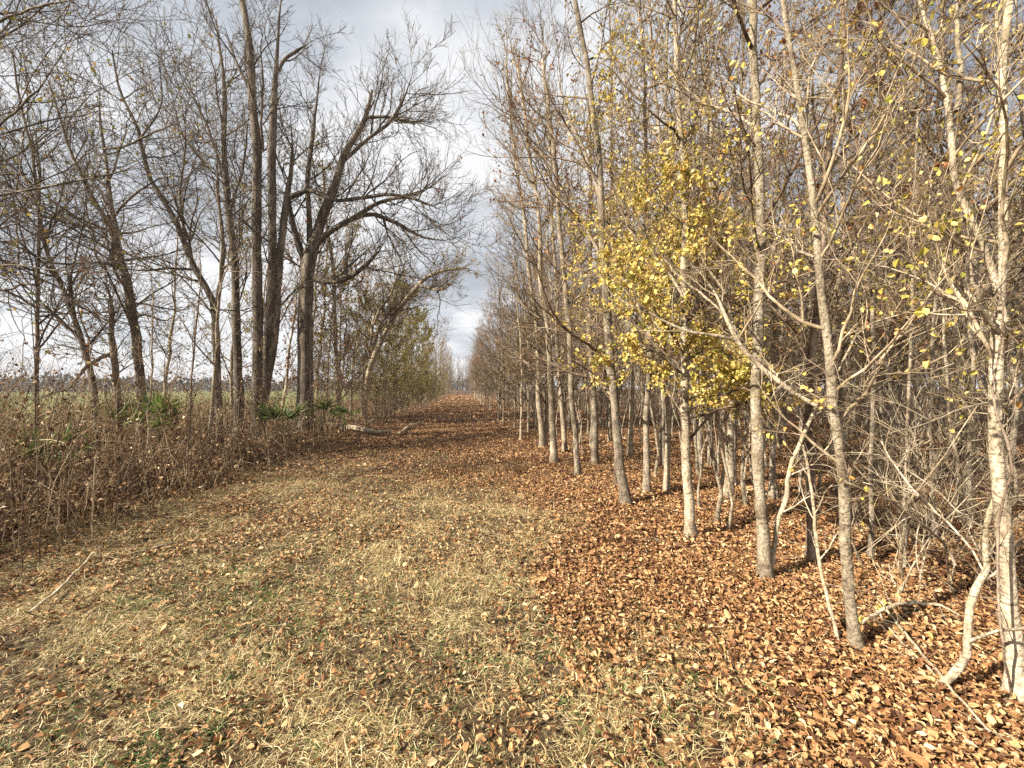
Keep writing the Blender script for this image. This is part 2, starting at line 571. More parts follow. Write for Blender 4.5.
def undergrowth(g, n, x0, x1, y0, y1, hmul):
    x, y = scatter(g, n, x0, x1, y0, y1, brush_density)
    N = len(x)
    edge = np.clip((-3.5 + .045 * y - x) / 2.2, .2, 1)
    L = (.32 + 1.6 * g.random(N) ** 1.8) * edge * hmul * (.75 + .5 * (noise2(x, y, 2.3) > 0))
    d = norm(np.stack([g.normal(size=N) * .2, g.normal(size=N) * .2, np.ones(N)], axis=1))
    p = np.stack([x, y, gz(x, y) - .02], axis=1)
    pts = [p]
    arch = (g.random(N) < .13)[:, None]
    h = norm(g.normal(size=(N, 3)) * np.array([1, 1, 0.01]))
    for j in range(6):
        d = norm(d + g.normal(size=(N, 3)) * .10 + arch * (h * .33 + np.array([0, 0, -.28])))
        p = p + d * (L / 6 * np.where(arch[:, 0], 1.35, 1))[:, None]
        pts.append(p)
    P = np.stack(pts, axis=1)
    P[:, :, 2] = np.maximum(P[:, :, 2], .02)
    R = (g.uniform(.0025, .009, N))[:, None] * np.linspace(1, .35, 7)[None, :]
    P2, R2 = grow(g, P, R, 4, .25, 1, (25, 70), lambda t, l: .28 * l, .15, .15, 4, .6, .0016)
    st = merge([tubes(P, R, 4), tubes(P2, R2, 3)])
    k = 9
    t = np.sqrt(g.random((N, k)))
    c, _, _ = sample(P, R, t)
    c = c.reshape(-1, 3)
    c = c[g.random(len(c)) < .22]
    k2 = min(len(P2), 10 ** 9)
    c2, _, _ = sample(P2, R2, g.random((len(P2), 1)))
    c2 = c2[g.random(len(c2)) < .6]
    c = np.concatenate([c, c2.reshape(-1, 3)])
    c = c + g.normal(size=c.shape) * .025
    c[:, 2] = np.maximum(c[:, 2], .02)
    lf = leaves(g, c, .05, (.1, .7), hang=.9, aspect=(.12, .34))
    return st, lf


a1 = undergrowth(rng, 8600, -10, -3.2, 1.2, 10, 1.0)
a2 = undergrowth(rng, 7800, -15, -2.2, 10, 24, 1.05)
a3 = undergrowth(rng, 2600, -9, -1.8, 24, 60, 1.1)
V, F = merge([a1[0], a2[0], a3[0]])
o = obj('dead_undergrowth', mesh('dead_undergrowth', V, F, M['weed_stem']))
tag(o, 'tangle of dead brown weed stems and brambles on the left bank', 'undergrowth', kind='stuff')
V, F = merge([a1[1], a2[1], a3[1]])
o2 = obj('withered_leaves', mesh('withered_leaves', V, F, M['weed_leaf'], False), o)

# ------------------------------------------------------------------ generic trees
def make_trunk(g, H, r, lean=(0, 0), wig=.05, n=18, power=.9):
    z = np.linspace(0, 1, n)
    w = np.cumsum(g.normal(size=(n, 2)) * wig, axis=0)
    w -= w[0]
    P = np.zeros((n, 3))
    P[:, 0] = lean[0] * z ** 1.6 * H + w[:, 0]
    P[:, 1] = lean[1] * z ** 1.6 * H + w[:, 1]
    P[:, 2] = z * H
    P[0, 2] = -.12
    R = r * (1 - z * .9) ** power * (1 + g.normal(size=n) * .05)
    R[0] *= 1.6
    return P[None], np.maximum(R, .004)[None]


def forest_tree(g, H=11.5, r=.055, lean=(0, 0), k1=24, k2=6, k3=5, bias=None, t0=.12, leaf=None, nleaf=0, lsize=.05, len1=.2, up=.5, sides=9, ang=(35, 62), lt=(0.0, 1.0)):
    """-> trunk (V,F), branches (V,F), leaves (V,F) or None; branch tips thin to twigs"""
    TP, TR = make_trunk(g, H, r, lean)
    k1 = int(k1 * 1.3)
    B1 = grow(g, TP, TR, k1, t0, .98, ang, lambda t, l: H * len1 * (1.15 - .75 * t) * np.where(t < .35, .75, 1), up, .13, 9, .6, .004, .25, bias, .011)
    B2 = grow(g, *B1, k2, .15, 1, (25, 55), lambda t, l: .42 * l * (1.2 - .6 * t), .3, .18, 6, .6, .0028, .4, bias)
    B3 = grow(g, *B2, k3, .15, 1, (25, 55), lambda t, l: .5 * l * (1.2 - .5 * t), .25, .14, 4, .7, .0022, .6)
    tw = merge([tubes(*B1, 5), tubes(*B2, 4), tubes(*B3, 3)])
    lf = None
    if nleaf:
        P, R = B3
        ok = (P[:, 0, 2] > lt[0] * H) & (P[:, 0, 2] < lt[1] * H)
        P, R = P[ok], R[ok]
        # leaves hang on in patches, not evenly
        clump = noise2(P[:, 0, 0] * 1.3 + P[:, 0, 2], P[:, 0, 1] * 1.3 - P[:, 0, 2] * .7, 1.0) > -.1
        P, R = P[clump], R[clump]
        if len(P):
            i = g.integers(0, len(P), nleaf)
            c, _, _ = sample(P[i], R[i], g.random((nleaf, 1)))
            lf = leaves(g, c[:, 0] + g.normal(size=(nleaf, 3)) * .02, lsize, (.05, .4), hang=.8, aspect=(.22, .42))
    return tubes(TP, TR, sides), tw, lf


def build_tree(name, parts, trunk_mat, twig_mat, leaf_mat, loc, rz=0, scale=1.0):
    root = empty(name, loc, rz)
    root.scale = (scale, scale, scale)
    obj('trunk', mesh('trunk', *parts[0], trunk_mat), root)
    obj('branches', mesh('branches', *parts[1], twig_mat), root)
    if parts[2] is not None:
        obj('leaves', mesh('leaves', *parts[2], leaf_mat, False), root)
    return root


def copy_tree(src, loc, rz, scale):
    r = src.copy()
    col.objects.link(r)
    r.location = loc
    r.rotation_euler = (0, 0, rz)
    r.scale = (scale, scale, scale)
    for ch in list(src.children):
        c = ch.copy()
        col.objects.link(c)
        c.parent = r
    return r


# kinds of tree in the planted wood; the edge kinds lean and reach towards the open path (-x)
KINDS = {}
def kind_(key, parts, tm, wm, lm, label, group):
    KINDS[key] = dict(parts=parts, tm=tm, wm=wm, lm=lm, label=label, group=group, src=None)


GE = 'slender trees along the right edge of the path'
GI = 'slender trees in the planted rows of the right wood'
for i in range(4):
    kind_('edge_bare%d' % i, forest_tree(rng, rng.uniform(10, 11.5), .05, (-.03 - .012 * i, 0), 28, 7, 5, (-.3, 0, 0), .11, None, 900, .06, .21, .4), M['pale_bark'], M['pale_twig' if i % 2 else 'brown_twig'], M['tan_leaf'],
          'slender pale tree with few leaves in the row edging the far path', GE)
for i in range(2):
    kind_('edge_rust%d' % i, forest_tree(rng, rng.uniform(10, 12), .048, (-.04, 0), 28, 7, 5, (-.3, 0, 0), .11, None, 1500, .06, .21, .4, lt=(.3, 1)), M['grey_bark'], M['brown_twig'], M['rust_leaf'],
          'slender grey tree holding rusty leaves in the row edging the path', GE)
for i in range(5):
    kind_('inner_bare%d' % i, forest_tree(rng, rng.uniform(10, 13), .052, (rng.normal() * .03, rng.normal() * .03), 27, 7, 6, None, .16, None, 2400, .05, .21, .4), M['grey_bark' if i % 2 else 'pale_bark'], M['pale_twig' if i % 2 else 'brown_twig'], M['tan_leaf'],
          'slender nearly bare tree standing inside the wood right of the path', GI)
for i in range(2):
    kind_('inner_rust%d' % i, forest_tree(rng, rng.uniform(9, 12), .055, (rng.normal() * .03, rng.normal() * .03), 26, 7, 6, None, .16, None, 2600, .055, .21, .4), M['grey_bark'], M['brown_twig'], M['rust_leaf'],
          'slender tree with clinging rusty brown leaves inside the wood right of the path', GI)
for i in range(2):
    kind_('inner_yellow%d' % i, forest_tree(rng, rng.uniform(9, 11), .05, (rng.normal() * .03, rng.normal() * .03), 26, 7, 6, None, .07, None, 2200, .05, .21, .4), M['grey_bark'], M['brown_twig'], M['yellow_leaf'],
          'slender tree with scattered yellow leaves inside the wood right of the path', GI)


def plant(key, x, y, rz, scale, label=None, group=None):
    k = KINDS[key]
    loc = (x, y, float(gz(x, y)))
    if k['src'] is None:
        k['src'] = r = build_tree('slender_tree', k['parts'], k['tm'], k['wm'], k['lm'], loc, rz, scale)
    else:
        r = copy_tree(k['src'], loc, rz, scale)
    tag(r, label or k['label'], 'tree', group or k['group'])
    return r


EDGE_BARE = ['edge_bare%d' % i for i in range(4)]
INNER = ['inner_bare%d' % i for i in range(5)] * 2 + ['inner_rust0', 'inner_rust1', 'inner_yellow0', 'inner_yellow1', 'inner_yellow0']
placed = []
RZ = math.atan2


def in_view(x, y, m=1.5):
    v = np.array([x, y, 0]) - np.array([0, 0, 0])
    d = v @ np.array([sy_, cy_, 0])
    s = v @ RGT
    return d > .5 and abs(s) < d * 1.28 + m


# edge row beyond the hand-placed near trees
y = 9.5
while y < 75:
    x = 2.25 + rng.normal() * .22
    key = 'edge_rust%d' % rng.integers(2) if rng.random() < .16 else EDGE_BARE[rng.integers(4)]
    plant(key, x, y, rng.uniform(-.6, .6), rng.uniform(.84, 1.12) * (.82 if y < 13 else .76 if y < 20 else .66))
    y += rng.uniform(.9, 1.7) * (1 + y / 60)
# rows deeper in
n_in = 0
for ri in range(1, 16):
    x0 = 2.3 + ri * 1.75
    ymax = 46 if ri < 3 else 30 if ri < 7 else 24
    y = rng.uniform(3.2, 5) if ri < 4 else rng.uniform(2.5, 5)
    while y < ymax:
        x = x0 + rng.normal() * .3
        yy = y + rng.normal() * .3
        d = x * sy_ + yy * cy_
        if in_view(x, yy, .5) and n_in < 235 and d > 4.6:
            plant(INNER[rng.integers(len(INNER))], x, yy, rng.uniform(0, 6.28), rng.uniform(.72, 1.1) * (1 if yy < 20 else .8))
            n_in += 1
        y += rng.uniform(1.3, 2.4)
print('inner trees', n_in)
sap = forest_tree(np.random.default_rng(63), 6.5, .022, (.03, .02), 16, 5, 3, None, .2, M['tan_leaf'], 160, .05, .16, .6, sides=6)
sap_src = None
for i in range(150):
    x, y = rng.uniform(2.7, 15), rng.uniform(3.6, 17)
    if not in_view(x, y, 0) or x * sy_ + y * cy_ < 4:
        continue
    loc = (x, y, float(gz(x, y)))
    if sap_src is None:
        sap_src = r = build_tree('sapling', sap, M['pale_bark'], M['pale_twig'], M['tan_leaf'], loc, 0, .9)
    else:
        r = copy_tree(sap_src, loc, rng.uniform(0, 6.28), rng.uniform(.55, 1.2))
    tag(r, 'very thin upright sapling between the trunks of the right wood', 'sapling', 'thin saplings in the right wood')

# the wood carries on behind: one mass
parts = []
g = np.random.default_rng(21)
FW = []
while len(FW) < 190:
    x, y = g.uniform(4.5, 62), g.uniform(8, 85)
    if (x > 24 or y > 27) and x < 1.75 * y + 3:
        FW.append((x, y))
FW += [(g.uniform(2.4, 14), g.uniform(74, 125)) for i in range(40)] + [(g.uniform(-16, -2.8), g.uniform(76, 125)) for i in range(40)] + [(g.uniform(-9, 9), g.uniform(118, 150)) for i in range(70)]
for (x, y) in FW:
    H = g.uniform(9, 13)
    tp, tr = make_trunk(g, H, .07, (g.normal() * .03, 0), n=8)
    b1 = grow(g, tp, tr, 20, .12, .98, (30, 60), lambda t, l: H * .2 * (1.15 - .7 * t), .5, .1, 5, .6, .008, .4)
    b2 = grow(g, *b1, 6, .15, 1, (25, 55), lambda t, l: .5 * l, .3, .12, 4, .6, .0055, .5)
    b3 = grow(g, *b2, 2, .2, 1, (25, 55), lambda t, l: .5 * l, .3, .12, 3, .7, .004, .6)
    V, F = merge([tubes(tp, tr, 5), tubes(*b1, 3), tubes(*b2, 3), tubes(*b3, 3)])
    parts.append((V + np.array([x, y, 0]), F))
V, F = merge(parts)
o = obj('far_woods', mesh('far_woods', V, F, M['brown_twig']))
tag(o, 'grey brown mass of bare trees behind the wood and at the path end', 'woods', kind='stuff')

# low brush on the floor of the right wood
g = np.random.default_rng(31)
n = 5200
x, y = g.uniform(5, 62, n), g.uniform(2, 60, n)
k = (x < 1.8 * y + 3) & ((x > 9) | (y > 14)) & (x > 3.4 + .02 * y) & (noise2(x * .5, y * .5, 1.0) > -.5) & (g.random(n) < np.clip((np.hypot(x, y) - 11) / 16, 0, 1))
x, y = x[k], y[k]
n = len(x)
d = norm(np.stack([g.normal(size=n) * .4, g.normal(size=n) * .4, np.ones(n)], axis=1))
p = np.stack([x, y, gz(x, y) - .03], axis=1)
pts = [p]
L = g.uniform(.5, 1.9, n)
for j in range(5):
    d = norm(d + g.normal(size=(n, 3)) * .14)
    p = p + d * (L / 5)[:, None]
    pts.append(p)
P = np.stack(pts, axis=1)
R = (L * .004)[:, None] * np.linspace(1, .35, 6)[None]
b1 = grow(g, P, R, 7, .1, 1, (25, 70), lambda t, l: .4 * l, .15, .14, 5, .6, .004)
b2 = grow(g, *b1, 3, .2, 1, (25, 70), lambda t, l: .5 * l, .1, .14, 3, .7, .0035, .6)
o = obj('woodland_brush', mesh('woodland_brush', *merge([tubes(P, R, 3), tubes(*b1, 3), tubes(*b2, 3)]), M['brown_twig']))
tag(o, 'low twiggy brown brush on the floor deep in the right wood', 'brush', kind='stuff')

# ------------------------------------------------------------------ traced trees
def trace(pts, d0, d1=None, n=22, g=rng, wig=.012, taper=False, thin=1.0):
    """pts [(px, py, width_px)] -> world polyline and radii, depth running d0 -> d1"""
    d1 = d0 if d1 is None else d1
    k = len(pts)
    q = []
    for i, (px, py, w) in enumerate(pts):
        d = d0 + (d1 - d0) * (i / (k - 1)) ** 1.2
        q.append([*W(px, py, d), thin * w * d / FPX / 2 / math.hypot(1, (px - CX) / FPX)])
    q = resample(q, n)
    P, R = q[:, :3], np.maximum(q[:, 3], .0025)
    wv = np.cumsum(g.normal(size=(n, 3)) * wig * np.array([1, 1, .3]), axis=0)
    wv -= np.linspace(0, 1, n)[:, None] * wv[-1]
    P = P + wv * min(1.0, d0 / 6)
    R = R * (1 + g.normal(size=n) * .05)
    if taper:
        R = R * np.clip((1 - np.linspace(0, 1, n)) / .35, .22, 1)
    return P, R


def traced_tree(name, label, group, d, trunk, limbs=(), seed=1, bark_m='pale_bark', twig_m='pale_twig', leaf_m=None, nleaf=0, lsize=.05,
                k=(12, 6, 5), t=(.3, 1), len1=1.4, len_limb=None, up=.35, ang=(30, 65), top=None, sides=10, rmin=.002, bias=None, cat='tree', leafbox=None, d_top=None, hang=.8, clump=-.3):
    g = np.random.default_rng(seed)
    px0, _, w0 = trunk[0]
    gyp = ground_y(px0, d)
    tr = [(px0, gyp + 6, w0 * 1.7), (px0, gyp - 5, w0 * 1.22)] + [p for p in trunk if p[1] < gyp - 22]
    base = W(px0, gyp, d)
    base[2] = float(gz(base[0], base[1]))
    TP, TR = trace(tr, d, d_top, 26, g, thin=.95)
    if top:            # carry the trunk on above the frame
        a = TP[-1]
        s = np.linspace(0, 1, 8)[1:, None]
        dirv = norm(TP[-1] - TP[-4])
        ext = a + s * top * norm(dirv * .7 + np.array([0, 0, .6])) + np.cumsum(g.normal(size=(7, 3)) * .05, axis=0)
        TP = np.vstack([TP, ext])
        TR = np.concatenate([TR, TR[-1] * (1 - s[:, 0] * .85)])
    root = empty(name, base)
    tag(root, label, cat, group)
    obj('trunk', mesh('trunk', *tubes(TP[None] - base, TR[None], sides), M[bark_m]), root)
    stems = [(resample(np.column_stack([TP, TR]), 20), t)]
    for L in limbs:
        LP, LR = trace(L[0], d if len(L) < 3 else L[2], L[1], 18, g, taper=True, thin=.88)
        obj('limb', mesh('limb', *tubes(LP[None] - base, LR[None], 8), M[bark_m]), root)
        stems.append((resample(np.column_stack([LP, LR]), 20), (.15, 1)))
    B1P, B1R = [], []
    for (s, tt) in stems:
        P, R = s[None, :, :3], s[None, :, 3]
        ll = float(np.linalg.norm(np.diff(P[0], axis=0), axis=1).sum())
        kk = k[0] if s is stems[0][0] else max(3, int(k[0] * min(1, ll / 4) * .6))
        b = grow(g, P, R, kk, tt[0], tt[1], ang, lambda t_, l_: len1 * (1.2 - .55 * t_), up, .14, 9, .6, rmin * 1.7, .25, bias, .012)
        B1P.append(b[0])
        B1R.append(b[1])
    B1 = (np.concatenate(B1P), np.concatenate(B1R))
    B2 = grow(g, *B1, k[1], .12, 1, (25, 60), lambda t_, l_: .48 * l_ * (1.2 - .6 * t_), .25, .18, 6, .6, rmin * 1.25, .4)
    tw = [tubes(*B1, 5), tubes(*B2, 4)]
    tips = B2
    if k[2]:
        B3 = grow(g, *B2, k[2], .12, 1, (25, 55), lambda t_, l_: .5 * l_ * (1.2 - .5 * t_), .2, .14, 4, .7, rmin, .6)
        tw.append(tubes(*B3, 3))
        tips = B3
    V, F = merge(tw)
    obj('branches', mesh('branches', V - base, F, M[twig_m]), root)
    if nleaf:
        P, R = tips
        if leafbox:
            c0 = P[:, 0] - CAM
            dd = c0 @ FWD
            px = CX + FPX * (c0 @ RGT) / dd
            py = CY - FPX * (c0 @ UPV) / dd
            ex = (2 * px - leafbox[0] - leafbox[2]) / (leafbox[2] - leafbox[0])
            ey = (2 * py - leafbox[1] - leafbox[3]) / (leafbox[3] - leafbox[1])
            ok = np.hypot(ex, ey) + g.normal(size=len(ex)) * .22 < 1.0
            P, R = P[ok], R[ok]
        cl = noise2(P[:, 0, 0] * 1.8 + P[:, 0, 2], P[:, 0, 1] * 1.5 - P[:, 0, 2] * .9, 1.3) > clump
        P, R = P[cl], R[cl]
        if len(P):
            i = g.integers(0, len(P), nleaf)
            c, _, _ = sample(P[i], R[i], g.random((nleaf, 1)))
            V, F = leaves(g, c[:, 0] + g.normal(size=(nleaf, 3)) * .02, lsize, (.05, .35), hang=hang, aspect=(.26, .44))
            obj('leaves', mesh('leaves', V - base, F, M[leaf_m], False), root)
    return root


GR = 'near trees on the right edge of the path'
GL = 'old trees on the left bank'
GP = 'trees beyond the old trees on the left bank'

# right, nearest first
traced_tree('slender_tree', 'pale thick trunk wrapped in vines at the right end of the near row', GR, 2.05,
            [(1019, 705, 24), (1014, 620, 22), (1010, 560, 20), (1005, 480, 18), (1001, 420, 17), (1002, 370, 16), (1005, 320, 14), (1009, 280, 11), (1007, 220, 10.5), (1006, 150, 10), (1002, 80, 10), (1010, 0, 11), (1018, -80, 10)],
            [([(1004, 322, 10), (992, 262, 9.5), (972, 216, 9), (957, 180, 9), (953, 130, 8.5), (946, 90, 8), (932, 40, 7.5), (916, -5, 7), (900, -60, 6)], 2.4),
             ([(954, 112, 9), (956, 60, 7), (953, 20, 6), (955, -30, 5)], 2.3, 2.21),
             ([(1004, 335, 8), (985, 318, 7), (975, 300, 6), (968, 270, 5), (972, 240, 4)], 1.9),
             ([(1002, 318, 5), (960, 300, 4), (930, 285, 3), (890, 268, 2.5), (862, 262, 2)], 2.6),
             ([(1003, 400, 3), (960, 408, 2.4), (920, 425, 2), (880, 436, 1.6)], 2.2)],
            11, 'pale_bark', 'pale_twig', 'yellow_leaf', 1200, .034, (26, 6, 5), (.15, 1), .85, top=4.5, sides=14, rmin=.0016)
traced_tree('slender_tree', 'crooked pale tree with one long limb reaching left over the litter', GR, 2.46,
            [(858, 648, 14), (850, 600, 13), (846, 540, 13), (845, 490, 12), (839, 440, 12), (833, 395, 11.5), (829, 340, 10.5), (819, 280, 9.5), (813, 210, 8.5), (806, 150, 7.5), (796, 90, 6.5), (786, 30, 6), (779, -40, 5)],
            [([(834, 412, 8), (815, 403, 7), (795, 391, 6.5), (775, 376, 6), (757, 362, 6), (742, 346, 5.5), (731, 326, 5), (724, 308, 4.5), (712, 285, 4), (690, 262, 3)], 3.2),
             ([(742, 342, 4), (720, 336, 4), (690, 331, 3.5), (668, 322, 3), (645, 310, 3), (628, 295, 2.5), (600, 262, 2)], 3.6, 2.95),
             ([(727, 318, 3), (708, 300, 3), (685, 282, 2.5), (655, 248, 2)], 3.3, 3.05),
             ([(815, 258, 4), (800, 250, 3.5), (785, 240, 3), (768, 232, 2)], 2.8),
             ([(806, 145, 4), (795, 125, 3.5), (775, 112, 3), (745, 100, 2.4), (720, 75, 2)], 3.0),
             ([(832, 386, 4), (870, 386, 3), (905, 380, 2.5), (950, 382, 2)], 2.6),
             ([(836, 372, 3), (862, 330, 2.4), (905, 312, 2), (950, 300, 1.6)], 2.5)],
            12, 'pale_bark', 'pale_twig', 'yellow_leaf', 650, .032, (30, 6, 5), (.12, 1), .8, top=4, sides=12, rmin=.0016)
traced_tree('slender_tree', 'tall straight pale trunk rising out of frame left of the crooked tree', GR, 3.33,
            [(763, 580, 14), (758, 500, 13), (756, 440, 13), (755, 400, 12), (757, 350, 12), (758, 300, 11.5), (760, 250, 11), (760, 180, 10), (757, 120, 9.5), (755, 60, 9), (754, 0, 8), (753, -60, 7)],
            [([(757, 370, 4), (735, 330, 3.5), (722, 290, 3), (705, 260, 2.5), (690, 235, 2)], 3.9),
             ([(758, 130, 4), (730, 112, 3.5), (700, 100, 3), (662, 62, 2)], 4.2),
             ([(758, 330, 3), (790, 300, 2.5), (830, 270, 2), (870, 225, 1.6)], 3.8)],
            13, 'pale_bark', 'brown_twig', 'yellow_leaf', 1100, .036, (30, 6, 5), (.2, 1), 1.1, top=5, sides=12, rmin=.002)  # darker twig colour here stands in for twigs seen on their shadow side
traced_tree('slender_tree', 'straight pale trunk under the bright yellow foliage', GR, 4.28,
            [(691, 537, 11), (690, 500, 10.5), (689, 460, 10), (688, 400, 9.5), (688, 330, 9), (686, 260, 8), (684, 190, 7), (680, 120, 6), (676, 40, 5), (674, -20, 4)],
            [([(688, 380, 4), (665, 360, 3), (640, 345, 2.5), (615, 330, 2)], 4.0),
             ([(687, 330, 4), (720, 300, 3), (740, 280, 2)], 4.2),
             ([(687, 300, 4), (660, 265, 3), (630, 230, 2.5), (612, 190, 2)], 4.4),
             ([(688, 400, 3), (715, 385, 2.5), (738, 372, 2)], 3.9)],
            14, 'pale_bark', 'brown_twig', 'yellow_leaf', 11500, .042, (46, 7, 5), (.12, .9), 1.05, up=.02, top=2, leafbox=(604, 185, 760, 500), rmin=.002, clump=-.38)
traced_tree('slender_tree', 'darker leaning trunk at the left end of the yellow foliage', GR, 5.5,
            [(627, 504, 10.5), (622, 460, 10), (617, 410, 9.5), (612, 350, 9), (608, 290, 8.5), (605, 250, 8), (602, 200, 7.5), (597, 140, 6.5), (588, 70, 5.5), (575, 0, 4.5)],
            [([(607, 270, 4), (590, 235, 3.5), (565, 205, 3), (540, 190, 2)], 6.2),
             ([(602, 205, 4), (585, 150, 3.5), (566, 100, 3), (556, 60, 2)], 6.0),
             ([(610, 300, 4), (640, 260, 3), (655, 200, 2)], 5.2)],
            15, 'grey_bark', 'brown_twig', 'yellow_leaf', 3400, .044, (32, 7, 5), (.14, 1), 1.4, up=.12, top=2.5, leafbox=(580, 20, 740, 450), rmin=.0022, clump=-.9)
traced_tree('slender_tree', 'shaded brown trunk behind the crooked tree hung with leaning vines', GR, 3.65,
            [(813, 565, 12), (812, 500, 11), (812, 440, 11), (815, 380, 10), (818, 320, 9), (824, 250, 8), (828, 180, 7), (836, 90, 6), (842, 0, 5)],
            [], 16, 'brown_bark', 'brown_twig', 'rust_leaf', 900, .042, (30, 7, 5), (.15, 1), 1.0, top=4)
traced_tree('slender_tree', 'rust leaved tree overhanging the path left of the yellow foliage', GR, 7.2,
            [(578, 477, 6.5), (576, 440, 6), (573, 380, 6), (568, 310, 5.5), (562, 240, 5), (556, 170, 4.5), (549, 110, 4), (543, 60, 3)],
            [([(562, 240, 3.5), (540, 200, 3), (515, 160, 2.5), (497, 120, 1.6)], 7.8),
             ([(555, 190, 3), (535, 130, 2.5), (515, 85, 1.6)], 7.0)],
            17, 'grey_bark', 'brown_twig', 'rust_leaf', 420, .06, (30, 7, 5), (.25, 1), 1.4, top=.6, leafbox=(490, 30, 620, 240))
near_row = [  # base px, base py, width, lean px at top, bark, label
    (554, 463, 7, -26, 'pale_bark', 'pale forked pole tree leaning towards the path at the row edge'),
    (543, 447, 6, -30, 'pale_bark', 'thin white trunk leaning left beside the forked pole tree'),
    (564, 452, 5, -18, 'pale_bark', 'thin pale trunk just right of the forked pole tree'),
    (595, 463, 7, -6, 'grey_bark', 'straight grey trunk left of the dark leaning trunk'),
    (645, 494, 7, -4, 'grey_bark', 'short grey brown trunk below the left part of the yellow foliage'),
    (666, 494, 6, 4, 'pale_bark', 'thin pale trunk between two grey ones under the yellow foliage'),
    (733, 486, 7, 8, 'grey_bark', 'grey trunk left of and behind the tall straight pale one'),
    (617, 489, 4, -6, 'brown_bark', 'short dark sapling close beside the dark leaning trunk'),
    (872, 558, 6, 8, 'grey_bark', 'thin trunk behind and right of the crooked tree'),
    (906, 567, 5, 14, 'pale_bark', 'thin pale sapling rising from twigs right of the crooked tree'),
    (936, 540, 5, -14, 'grey_bark', 'thin leaning sapling between crooked tree and vine wrapped trunk'),
    (770, 500, 6, 10, 'grey_bark', 'dark thin trunk just behind the tall straight pale trunk'),
    (700, 470, 6, -6, 'grey_bark', 'slim trunk deep behind the trunk under yellow foliage'),
    (968, 530, 7, 10, 'grey_bark', 'grey trunk standing behind the vine wrapped trunk'),
]
for i, (px, py, w, lean, bk, lab) in enumerate(near_row):
    d = dep(py)
    topy = -20 if d < 8 and i > 3 else 70
    pts = [(px, py, w)]
    for f in (.15, .3, .45, .6, .8, 1):
        pts.append((px + lean * f ** 1.3 * 1.2 + rng.normal() * 2.0, py + (topy - py) * f, w * (1 - .62 * f)))
    traced_tree('slender_tree', lab, GR, d, pts, [], 40 + i, bk, 'pale_twig' if i % 2 else 'brown_twig', 'yellow_leaf' if i in (4, 5, 9, 10, 13) else 'tan_leaf', 900 if i in (4, 5) else 260, .042,  # alternate trees get darker twigs, shade of the shadow side put into the colour
                (26, 7, 5), (.3 if 8 <= i <= 10 else .12, 1), .24 * d ** .8, top=.5 if i < 4 else 2.0, rmin=.002, bias=None)

# ------------------------------------------------------------------ left bank
traced_tree('old_tree', 'big spreading oak with long limbs reaching right towards the path', GL, 14,
            [(306, 420, 18), (305, 380, 17), (305, 330, 16.5), (307, 290, 16), (309, 262, 16), (316, 240, 12), (325, 215, 10), (338, 180, 8.5), (345, 155, 7), (356, 135, 6), (366, 118, 5), (372, 90, 3)],
            [([(308, 266, 10), (298, 245, 9), (292, 222, 7), (288, 195, 6), (292, 150, 5), (290, 110, 3)], 13),
             ([(311, 258, 9), (310, 220, 7), (308, 180, 6), (312, 140, 5), (318, 90, 3), (322, 62, 2)], 15),
             ([(316, 243, 9), (332, 230, 7), (352, 219, 6), (372, 214, 5.5), (395, 223, 4.5), (420, 236, 4), (446, 240, 3), (462, 236, 2)], 13),
             ([(352, 219, 5), (378, 204, 4.5), (405, 197, 4), (428, 204, 3), (450, 214, 2)], 12, 13.4),
             ([(288, 198, 7), (310, 190, 6), (335, 200, 5), (365, 197, 4.5), (395, 194, 4), (425, 202, 3), (440, 212, 2)], 12, 13.4),
             ([(312, 278, 8), (330, 282, 6.5), (348, 278, 5.5), (366, 266, 5), (380, 250, 4), (388, 236, 3)], 12.5),
             ([(345, 160, 5), (365, 140, 4), (388, 122, 4), (405, 95, 3), (415, 62, 2)], 13),
             ([(366, 118, 4), (392, 118, 3), (418, 122, 2.5), (433, 112, 1.6)], 13.5)],
            61, 'old_bark', 'dark_twig', 'rust_leaf', 160, .08, (26, 8, 6), (.42, 1), 2.1, up=.3, sides=16, rmin=.005)
traced_tree('old_tree', 'tall twin trunk tree with broken bare tops left of the spreading oak', GL, 12,
            [(260, 430, 15), (259, 390, 13), (259, 340, 12), (258, 290, 11), (257, 240, 10.5), (257, 190, 10), (256, 140, 10), (252, 100, 9), (249, 50, 8), (242, 0, 7), (236, -40, 5)],
            [([(262, 400, 12), (268, 340, 11), (271, 280, 11), (271, 220, 10), (270, 160, 10), (272, 110, 9), (276, 60, 8), (281, 0, 7), (286, -40, 5)], 11.6),
             ([(262, 405, 14), (272, 350, 12), (277, 300, 11), (281, 250, 10), (285, 210, 9), (288, 180, 8), (296, 150, 6), (298, 135, 4)], 12.5),
             ([(252, 95, 5), (240, 70, 4), (230, 45, 3), (222, 20, 2)], 12.2),
             ([(275, 75, 5), (285, 60, 4), (298, 50, 3.5), (312, 40, 2)], 12),
             ([(272, 120, 4), (277, 100, 3.5), (282, 92, 2.5)], 12),
             ([(262, 150, 4), (262, 90, 3), (260, 45, 3), (266, 30, 2)], 11.4)],
            62, 'old_bark', 'dark_twig', None, 0, .08, (16, 7, 5), (.35, .85), 1.8, top=1.5, sides=14, rmin=.005)
traced_tree('old_tree', 'straight grey trunk standing just left of the twin trunk tree', GL, 13,
            [(238, 425, 11), (237, 380, 10.5), (235, 330, 10), (233, 280, 9), (231, 240, 8.5), (226, 190, 7.5), (223, 140, 6), (224, 90, 4.5), (220, 50, 3), (216, 20, 2)],
            [([(226, 190, 4.5), (212, 140, 4), (196, 100, 3), (180, 60, 2)], 13), ([(229, 215, 4), (245, 160, 3), (250, 100, 2)], 12)],
            63, 'old_bark', 'dark_twig', None, 0, .08, (26, 7, 4), (.3, 1), 2.3, up=.5, rmin=.0052)
